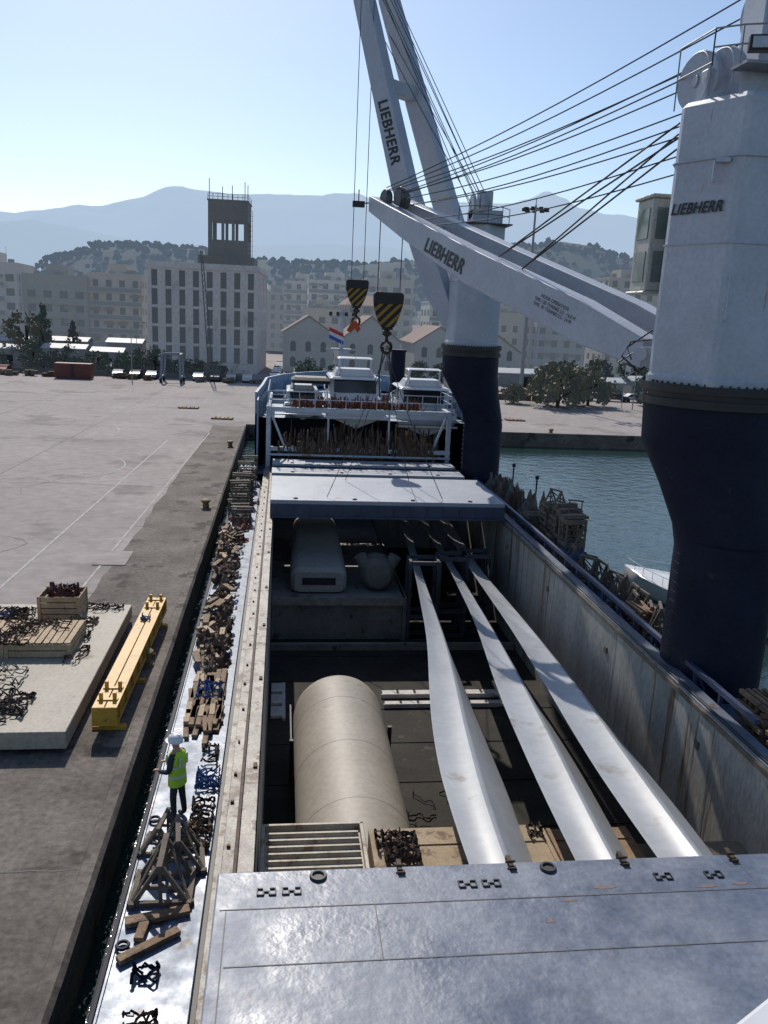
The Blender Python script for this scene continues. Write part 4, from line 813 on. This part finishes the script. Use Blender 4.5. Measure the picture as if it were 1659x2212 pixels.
stone=[hm_('old_stone_wall',(.33,.31,.29),.14),hm_('old_tile_roof',(.19,.11,.08),.12),hm_('old_window',(.03,.033,.04),.1)]
for x,y,w,e,rg in((5.5,186,11,8.5,12),(19,184,13,7.5,12.5),(34,182,11,7.5,11),(46,180,11,6.5,10)):
    t=E('warehouse','old stone gabled warehouse with arched windows','warehouse',(x,y,0),group='old gabled warehouses')
    O('wall',gabled(w,22,e,rg),stone,parent=t)
    wm=MB(); wm.b2(-.6,.6,-.04,0,0,1.6); wm.loft([[(math.cos(a*math.pi/8)*.6,yy,1.6+math.sin(a*math.pi/8)*.6) for a in range(9)] for yy in(-.04,0)]); first=None
    for r0 in(1.2,4.6):
        for c in(-1,0,1):
            if first is None: first=O('window',wm,stone[2],parent=t,loc=(c*w*.3,0,r0))
            else: wo=first.copy(); COL.objects.link(wo); wo.parent=t; wo.location=(c*w*.3,0,r0)
wc=M('grain_store_plaster',(.54,.51,.49),(.46,.435,.42),.12,.85,haze=.1,hz=(.38,.42,.5),spot=(.34,.31,.28),spsc=.25,splo=.58); wd=M('dark_concrete_tower',(.135,.115,.095),(.10,.085,.07),.2,.85,haze=.06)
t=E('grain_warehouse','large pale five storey grain warehouse with dark square tower','building',(-16.2,175.6,0),rz=rad(-3))
mb=MB(); wv=21.9/2; Hh=20.4; n=8; D=26
zr=[2.0,5.7,9.4,13.1,16.8]; wh_=3.15
mb.b2(-wv+.5,wv-.5,.45,D-.5,0,Hh-.2,1)
cw=2*wv/n
for i in range(n+1):
    x=-wv+i*cw; mb.b2(max(-wv,x-cw/2+.6),min(wv,x+cw/2-.6),0,.45,0,Hh)
for j in range(6):
    z0=0 if j==0 else zr[j-1]+wh_; z1=zr[j] if j<5 else Hh
    for i in range(n): x=-wv+(i+.5)*cw; mb.b2(x-.6,x+.6,.12,.448,z0,z1)
nd=6
mb.b2(-wv,-wv+.5,.45,D,0,Hh); mb.b2(-wv+.5,wv-.5,D-.5,D,0,Hh)
for i in range(nd+1):
    y=.45+(D-.45)*i/nd; mb.b2(wv-.5,wv,max(.45,y-1.4),min(D,y+1.4),0,Hh)
for j in range(6):
    z0=0 if j==0 else zr[j-1]+wh_; z1=zr[j] if j<5 else Hh
    mb.b2(wv-.49,wv-.01,.5,D-.1,z0,z1)
O('wall',mb,[wc,stone[2]],parent=t)
mb=MB(); mb.b2(-wv-.35,wv+.35,-.35,D+.3,Hh,Hh+.45); mb.b2(-wv-.1,wv+.1,-.1,D+.1,Hh+.45,Hh+1.1); O('roof',mb,wc,parent=t)
wm=MB(); wm.b2(-.6,.6,0,.04,0,wh_,1); 
for x in(-.2,.2): wm.b2(x-.03,x+.03,-.04,0,0,wh_)
for z in(.02,.78,1.56,2.34,wh_-.06): wm.b2(-.6,.6,-.04,0,z-.03,z+.03)
w0=None
for z in zr:
    for i in range(n):
        x=-wv+(i+.5)*cw
        if w0 is None: w0=O('window',wm,[wd,stone[2]],parent=t,loc=(x,.3,z))
        else:
            c=w0.copy(); COL.objects.link(c); c.parent=t; c.location=(x,.3,z)
tx0,tx1,ty0,ty1=-.2,8.0,9,17
mb=MB(); mb.b2(tx0-2.0,tx1+1.4,ty0-1,ty1+1,Hh+1.1,Hh+3.2); mb.b2(tx0,tx1,ty0,ty1,Hh+3.2,26.9)
for x in(tx0,tx0+2.75,tx1-3.3,tx1-.8):
    for y in(ty0,ty1-.8): mb.b2(x,x+(.8 if x in(tx0,tx1-.8) else .55),y,y+.8,26.9,30.9)
mb.b2(tx0,tx1,ty0,ty1,30.9,34.6); mb.b2(tx0-.15,tx1+.15,ty0-.15,ty1+.15,34.6,34.9)
O('tower',mb,wd,parent=t)
mb=MB(); rail([(tx0+i*(tx1-tx0)/8,ty0) for i in range(9)],34.9,1.1,.05); rail([(tx1,ty0),(tx1,ty1)],34.9,1.1,.05)
for x,h_ in((tx0+.3,4),(tx0+3,2.5),(tx0+5,2.8),(tx1-.6,3.6),(tx1,3)): mb.cyl((x,ty0+.02,34.9),(x,ty0+.02,34.9+h_),.08,n=5)
O('antenna',mb,black,parent=t)
mb=MB()
for z in range(21,34,1): mb.bar((tx1+.1,ty0+1,z),(tx1+.9,ty0+1,z),.06,.06)
mb.bar((tx1+.9,ty0+1,21),(tx1+.9,ty0+1,33),.08,.08); O('ladder',mb,black,parent=t)
# ---------------------------------------------------------------- trees
leafm=M('foliage_dark',(.022,.040,.014),(.055,.08,.03),.8,.7,haze=.03,fine=.25,spec=.2); barkm=M('bark',(.09,.065,.045),(.06,.045,.03),3,.9)
leafo=M('foliage_olive',(.085,.08,.024),(.14,.125,.04),.8,.7,haze=.03,fine=.25,spec=.2)
def tree(loc,hh,w,leaf,seed,label,name='broadleaf_tree',n=46,conic=False,low=.15):
    rr=random.Random(seed); t=E(name,label,'tree',loc,group='trees along the waterfront')
    mb=MB(); mb.tube([(0,0,0),(.1,0,hh*.25),(-.05,.1,hh*.5),(0,0,hh*.75)],.035*w,6)
    for k in range(6):
        a=k*1.05; mb.cyl((0,0,hh*(.2+.06*k)),(math.cos(a)*w*.3,math.sin(a)*w*.3,hh*(.45+.07*k)),.02*w,.008*w,n=5)
    O('trunk',mb,barkm,parent=t)
    mb=MB()
    for c in range(n):
        u=rr.uniform(low,1); ang=rr.uniform(0,6.28); rmax=w/2*(math.sin(math.pi*min(1,(u-low)/(1-low)*.85+.12))**.6 if not conic else (1.02-u))*rr.uniform(.75,1.2); q=rmax*rr.uniform(.35,1)**.5
        cc=Vector((math.cos(ang)*q,math.sin(ang)*q,u*hh*rr.uniform(.85,1.0))); cr_=w*rr.uniform(.07,.15)*(.6 if conic else 1)
        for l in range(34):
            d=Vector((rr.gauss(0,1),rr.gauss(0,1),rr.gauss(0,.7))).normalized()*cr_*rr.uniform(.5,1.2); p=cc+d; s=w*rr.uniform(.016,.032)
            a=Vector((rr.gauss(0,1),rr.gauss(0,1),rr.gauss(0,1))).normalized(); b=a.cross(Vector((rr.gauss(0,1),rr.gauss(0,1),rr.gauss(0,1)))).normalized()
            mb.add([p-a*s-b*s,p+a*s-b*s,p+a*s+b*s,p-a*s+b*s],[(0,1,2,3)])
    O('crown',mb,leaf,parent=t); return t
t1=tree((-27,160,0),4.8,6.5,leafm,1,'dense dark green tree on the waterfront')
t1b=tree((-34,161,0),4.2,6,leafm,11,'dense dark green tree on the waterfront',n=36)
for i,(x,y,s) in enumerate([(-39.5,160,.9),(-20,161,.85),(-46,163,.85),(-53,162,.95),(-24,164,1.0),(-16.5,163,.9),(5,165,.85),(10.5,168,.75),(-60,166,.9),(-30,158,.7),(-43,158.5,.7),(-13,166,.8)]):
    dup([t1,t1b][i%2],(x,y,0),i*1.3,(s,s,s*R.uniform(.85,1.15)))
t4=tree((-48,178,0),12,7,leafm,21,'tall pointed dark conifer by the apartment blocks','conifer_tree',n=50,conic=True,low=.05); dup(t4,(-43,181,0),1,.75); dup(t4,(-54,182,0),2,.6)
t5=tree((-51,177,0),10.5,9,leafo,31,'tall yellowing broadleaf tree by the apartment blocks')
t2=tree((43.5,128,0),6.6,9.5,leafo,4,'autumn olive-brown tree by the harbour road',n=60)
dup(t2,(50,132,0),1.1,.85); dup(t2,(37.5,132,0),2,.45)
t3=tree((62,135,0),5.2,6,leafm,6,'dark green tree by the kiosk'); 
for i,(x,y,s) in enumerate([(70,140,1.0),(80,150,1.1),(28,170,.8),(33,172,.8),(55,160,1.1),(64,165,1.2),(74,170,1.2)]): dup(t3,(x,y,0),i,s)
# ---------------------------------------------------------------- hills & mountains
def terrain(x0,x1,y0,y1,prof,nx_,ny_,amp,sc_,name,mat,ref=None):
    mb=MB(); vs=[];fs=[]; yc=y0+(y1-y0)*.8; ref=ref or yc; k=yc/ref
    def H(x):
        for a,b in zip(prof,prof[1:]):
            if a[0]<=x<=b[0]:
                t=(x-a[0])/(b[0]-a[0]); t=t*t*(3-2*t); return a[1]+(b[1]-a[1])*t
        return prof[0][1] if x<prof[0][0] else prof[-1][1]
    for j in range(ny_+1):
        for i in range(nx_+1):
            x=x0+(x1-x0)*i/nx_; v=j/ny_; y=y0+(y1-y0)*v; s=math.sin(min(1,v*1.25)*math.pi/2)**1.3
            hgt=(12.6+(H(x*ref/y)-12.6)*k)*s; nn=sum(noise.noise(Vector((x/sc_*f_,y/sc_*f_,3.1)))/f_ for f_ in(1,2,4,8))
            vs.append((x,y,max(0,hgt+amp*nn*s)))
    for j in range(ny_):
        for i in range(nx_): a=j*(nx_+1)+i; fs.append((a,a+1,a+nx_+2,a+nx_+1))
    mb.add(vs,fs); return O(name,mb,mat,kind='structure',smooth=80),vs
hp=[(-300,14),(-150,18),(-121,38),(-99,46),(-81,48),(-50,44),(0,39),(40,40),(75,44),(104,54),(174,60),(215,52),(300,35),(420,30)]
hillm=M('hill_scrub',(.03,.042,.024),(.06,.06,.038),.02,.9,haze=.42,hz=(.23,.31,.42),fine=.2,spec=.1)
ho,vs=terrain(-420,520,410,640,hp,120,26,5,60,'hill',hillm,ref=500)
mb=MB()
ico=[(0,0,1),(.89,0,.45),(.28,.85,.45),(-.72,.53,.45),(-.72,-.53,.45),(.28,-.85,.45),(.72,.53,-.45),(-.28,.85,-.45),(-.89,0,-.45),(-.28,-.85,-.45),(.72,-.53,-.45),(0,0,-1)]
icf=[(0,1,2),(0,2,3),(0,3,4),(0,4,5),(0,5,1),(1,6,2),(2,7,3),(3,8,4),(4,9,5),(5,10,1),(6,7,2),(7,8,3),(8,9,4),(9,10,5),(10,6,1),(11,7,6),(11,8,7),(11,9,8),(11,10,9),(11,6,10)]
for i in range(6500):
    v=R.choice(vs)
    if noise.noise(Vector((v[0]/45,v[1]/45,0)))<-.2 or v[2]<8: continue
    s=R.uniform(1.2,2.8); c=Vector((v[0]+R.uniform(-5,5),v[1]+R.uniform(-5,5),v[2]+s*.3)); mb.add([c+Vector(p)*s*R.uniform(.6,1.3) for p in ico],icf)
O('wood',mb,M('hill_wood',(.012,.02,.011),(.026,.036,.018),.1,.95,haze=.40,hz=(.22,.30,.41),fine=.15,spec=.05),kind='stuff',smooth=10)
mh=[(-3200,380),(-1860,530),(-1268,655),(-1000,700),(-697,770),(-560,745),(-400,742),(-52,762),(200,765),(450,790),(800,750),(1095,780),(1300,800),(1550,829),(1690,850),(1815,907),(1930,850),(2066,767),(2300,745),(2590,719),(3000,660),(3528,627),(5200,520)]
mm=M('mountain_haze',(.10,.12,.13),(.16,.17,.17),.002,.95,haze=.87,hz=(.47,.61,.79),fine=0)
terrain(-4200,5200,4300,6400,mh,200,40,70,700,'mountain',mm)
mp=[(-2200,150),(-900,250),(-400,200),(0,220),(500,200),(900,180),(1600,300),(2100,250),(3000,200)]
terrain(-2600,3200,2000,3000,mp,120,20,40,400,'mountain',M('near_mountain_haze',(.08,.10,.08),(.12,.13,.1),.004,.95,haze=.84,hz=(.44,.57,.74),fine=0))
# ---------------------------------------------------------------- waterfront furniture
t=E('lamp_mast','tall grey floodlight mast on the far quay','lamp post',(41.3,141.7,0)); mb=MB(); mb.cyl((0,0,0),(0,0,32),.38,.16,n=12); mb.torus((0,0,31.3),1.2,.12,n=16); 
for k in range(4): a=k*math.pi/2; mb.bar((0,0,31.3),(math.cos(a)*1.9,math.sin(a)*1.9,31.3),.1,.1)
mb.cyl((0,0,31.8),(0,0,33),.07,n=5)
O('pole',mb,M('galvanised_grey',(.2,.21,.22),(.16,.17,.18),1,.5,haze=.05),parent=t)
for k in range(9): a=k*2*math.pi/9; mb=MB(); mb.box((math.cos(a)*1.9,math.sin(a)*1.9,31.2),(.7,.5,.5),rz=a); O('flood_lamp',mb,black,parent=t)
def car(loc,rz,mat,label):
    t=E('parked_car',label,'car',loc,group='cars parked along the waterfront',rz=rz)
    mb=MB(); P=[(-2.1,.35),(-2.1,.8),(-1.9,.95),(-1.2,1.0),(-.6,1.45),(.9,1.48),(1.6,1.0),(2.1,.9),(2.15,.4)]
    mb.loft([[(-.85,x,z) for x,z in P],[(-.88,x,z if z<1.1 else z-.02) for x,z in P],[(.88,x,z if z<1.1 else z-.02) for x,z in P]]); O('body',mb,mat,parent=t,bev=.06)
    mb=MB(); mb.loft([[(x,-1.0,1.02),(x,-.55,1.40),(x,.85,1.42),(x,1.4,1.02)] for x in(-.9,.9)]); O('window',mb,glass,parent=t)
    for x in(-.8,.8):
        for y in(-1.35,1.35):
            mb=MB(); mb.cyl((x-.1,y,.33),(x+.1,y,.33),.33,n=14); O('wheel',mb,black,parent=t)
    return t
cols=[M('car_white',(.55,.55,.55),(.5,.5,.5),1,.3),M('car_silver',(.35,.36,.38),(.3,.31,.33),1,.3,.5),M('car_dark',(.04,.05,.07),(.03,.04,.05),1,.3),M('car_red',(.22,.04,.03),(.18,.04,.03),1,.3)]
cars=[car((-58+i*3.1,154.5+(i%3)*.3,0),0,cols[i],['white parked hatchback','silver parked hatchback','dark parked hatchback','red parked hatchback'][i]+' by the waterfront') for i in range(4)]
for i in range(16): dup(cars[i%4 if i%5 else 0],(-70+i*3.1 if i<4 else -46+(i-4)*3.0,171+R.uniform(-.5,.5),0),R.choice([0,3.14]))
for i in range(16): dup(cars[(i*7)%3],(-1.5+(i%2)*4.2+.012*i*6,158+(i//2)*6.2,0),0)
for i in range(6): dup(cars[i%3],(52+i*3.4,142,0),1.57 if i%2 else 1.4)
for i in range(7): dup(cars[(i*2)%3],(-29+i*2.9 if i<3 else -15+(i-3)*2.9,154.5,0),R.choice([0,3.14]))
t=E('shipping_container','rusty red container by the waterfront fence','container',(-35.5,148,0)); mb=MB(); mb.b2(-3,3,0,2.4,.1,2.6); 
for i in range(20): mb.b2(-2.85+i*.3,-2.7+i*.3,-.04,0,.25,2.45)
O('body',mb,M('rust_red_paint',(.16,.045,.035),(.11,.035,.03),1,.6),parent=t)
mb=MB(); mb.b2(-.3,.3,-.06,-.045,.3,2.4); O('door',mb,black,parent=t)
t=E('boat_hoist','blue grey travel hoist frame standing on the quay','boat hoist',(-19,147,0)); mb=MB()
for x in(-1.7,1.7):
    for y in(0,4): mb.bar((x,y,0),(x*.85,y,4.6),.35,.35)
    mb.bar((x*.85,-.3,4.7),(x*.85,4.3,4.7),.35,.4); mb.bar((x,0,1.0),(x,4,1.0),.25,.3)
mb.bar((-1.6,4,4.7),(1.6,4,4.7),.35,.45); mb.bar((-1.5,0,5),(1.5,0,5),.3,.35)
O('gantry',mb,M('hoist_blue_grey',(.22,.26,.31),(.18,.2,.24),1,.5),parent=t)
for x in(-1.7,1.7):
    for y in(0,4): mb=MB(); mb.cyl((x-.2,y,.4),(x+.2,y,.4),.4,n=12); O('wheel',mb,black,parent=t)
mb=MB(); mb.b2(-48,0,-.1,.1,0,1.0)
for i in range(24): mb.b2(-48+i*2.03,-47.85+i*2.03,-.15,.15,0,1.9)
for z in(1.3,1.6,1.85): mb.b2(-48,0,-.02,.02,z,z+.04)
O('harbour_fence',mb,M('fence_concrete',(.10,.09,.08),(.065,.06,.055),.5,.8,haze=.03),loc=(-6,157,0),label='dark low fence along the port boundary',cat='fence')
for i in range(22):
    x=-62+i*2.7+R.uniform(-1,1)
    if -38<x<-32 or -22<x<-16: continue
    mb=MB()
    for k in range(4): mb.box((R.uniform(-1,1),R.uniform(-.6,.6),R.uniform(.2,.6)),(R.uniform(.4,1.6),R.uniform(.4,1),R.uniform(.3,1.2)),rz=R.uniform(0,1))
    O('cargo_pile',mb,R.choice([timbg,cloth,MC['fence_concrete'],gtarp]),loc=(x,151.5+R.uniform(-1,1),0),label='low pile of stored gear beside the fence',cat='pile',group='stored gear along the fence')
shed=[M('shed_pale_roof',(.38,.40,.42),(.26,.28,.30),.5,.6,.1,haze=.05),M('shed_wall',(.20,.19,.175),(.15,.14,.13),.5,.8,haze=.05)]
for i,(x,y,w_,d_,z_h) in enumerate([(-64,176,8,6,3.6),(-54,174,7,5,3.2),(-43,173,8,5,3.7),(-35,174,6,5,3.3),(-58,184,10,6,4.3),(-46,186,9,6,4.6),(-33,182,7,6,4.9),(-70,184,10,6,4.4),(60,150,7,5,2.6),(66,128,5,4,2.6),(36,156,9,6,2.6),(73,158,9,6,2.6),(50,168,12,8,2.6)]):
    t=E('market_shed','low shed with pale metal roof near the road','shed',(x,y,0),group='sheds near the road'); mb=MB(); mb.b2(-w_/2,w_/2,0,d_,0,z_h); O('wall',mb,shed[1],parent=t)
    mb=MB(); mb.loft([[(-w_/2-.3,yy,z),(w_/2+.3,yy,z),(w_/2+.3,yy,z+.15),(-w_/2-.3,yy,z+.15)] for yy,z in((-.4,z_h),(d_/2,z_h+.8),(d_+.4,z_h))]); O('roof',mb,shed[0],parent=t)
    mb=MB(); mb.b2(-1,1,-.03,0,0,2.1); O('door',mb,black,parent=t)
bb=MB(); bb.loft([[(-1.0,-a,z),(1.0,-a,z),(1.0,a,z),(-1.0,a,z)] for a,z in((.3,0),(.2,.3),(.1,.95))])
b1=O('road_barrier',bb,stripe,loc=(36.8,138,0),label='yellow and black striped concrete road barrier',cat='barrier',group='striped road barriers')
for i in range(4): dup(b1,(38.9+i*2.1,138-.4*i,0),-.15)
for x,y in((-26,150),(56,128),(-31,185),(66,122)):
    t=E('street_lamp','slender grey street lamp by the road','street lamp',(x,y,0),group='street lamps'); mb=MB(); mb.cyl((0,0,0),(0,0,9),.1,.06,n=8); mb.bar((0,0,9),(1.4,0,9.3),.07,.07); O('pole',mb,MC['galvanised_grey'],parent=t)
    mb=MB(); mb.box((1.6,0,9.3),(.6,.25,.12)); O('lamp',mb,black,parent=t)
t=E('flag_pole','thin pole with small white flag by the kiosk','flag pole',(55,130,0)); mb=MB(); mb.cyl((0,0,0),(0,0,7),.06,n=6); O('pole',mb,steelw,parent=t); mb=MB(); mb.add([(0,0,7),(1.0,.1,6.6),(.9,0,5.8),(0,0,6.0)],[(0,1,2,3)]); O('flag',mb,MC['flag_white'],parent=t)
t=E('mobile_crane','dark lattice boom mobile crane near the warehouse','crane',(-13.2,158,0)); mb=MB()
a=Vector((0,0,1.5)); b=Vector((-1.8,2,23))
for dx,dy in((-.4,-.4),(.4,-.4),(.4,.4),(-.4,.4)): mb.cyl(a+Vector((dx,dy,0)),b+Vector((dx*.4,dy*.4,0)),.07,n=5)
for i in range(22):
    p=a.lerp(b,i/22);q=a.lerp(b,(i+1)/22);f_=1-.6*i/22; mb.cyl(p+Vector((-.4*f_,-.4*f_,0)),q+Vector((.4*f_,-.4*f_,0)),.045,n=4); mb.cyl(p+Vector((.4*f_,.4*f_,0)),q+Vector((.4*f_,-.4*f_,0)),.045,n=4)
O('boom',mb,MC['fence_concrete'],parent=t)
mb=MB(); mb.b2(-1.3,1.3,-1,4,.7,1.6); mb.b2(-1.2,-.1,-1,.6,1.6,3); mb.b2(-1.0,1.0,2.2,4,1.6,2.6); O('body',mb,MC['fence_concrete'],parent=t,bev=.05)
for x in(-1.2,1.2):
    for y in(-.5,1,2.5,3.6): mb=MB(); mb.cyl((x-.15,y,.5),(x+.15,y,.5),.5,n=12); O('wheel',mb,black,parent=t)
def patch(x,y,lb):
    mb=MB()
    for i in range(5): mb.box((i*.5,R.uniform(-.1,.1),.16),(.35,1.6,.05),rz=R.gauss(0,.06))
    for i in range(3): mb.box((1,-.6+i*.6,.07),(2.6,.14,.13))
    O('timber_pallet',mb,timb,loc=(x,y,.0),label=lb,cat='pallet')
patch(-13,110,'timber pallet on the open quay'); patch(30,108,'timber pallet on the far quay'); patch(-8,100,'timber pallet on the quay apron')
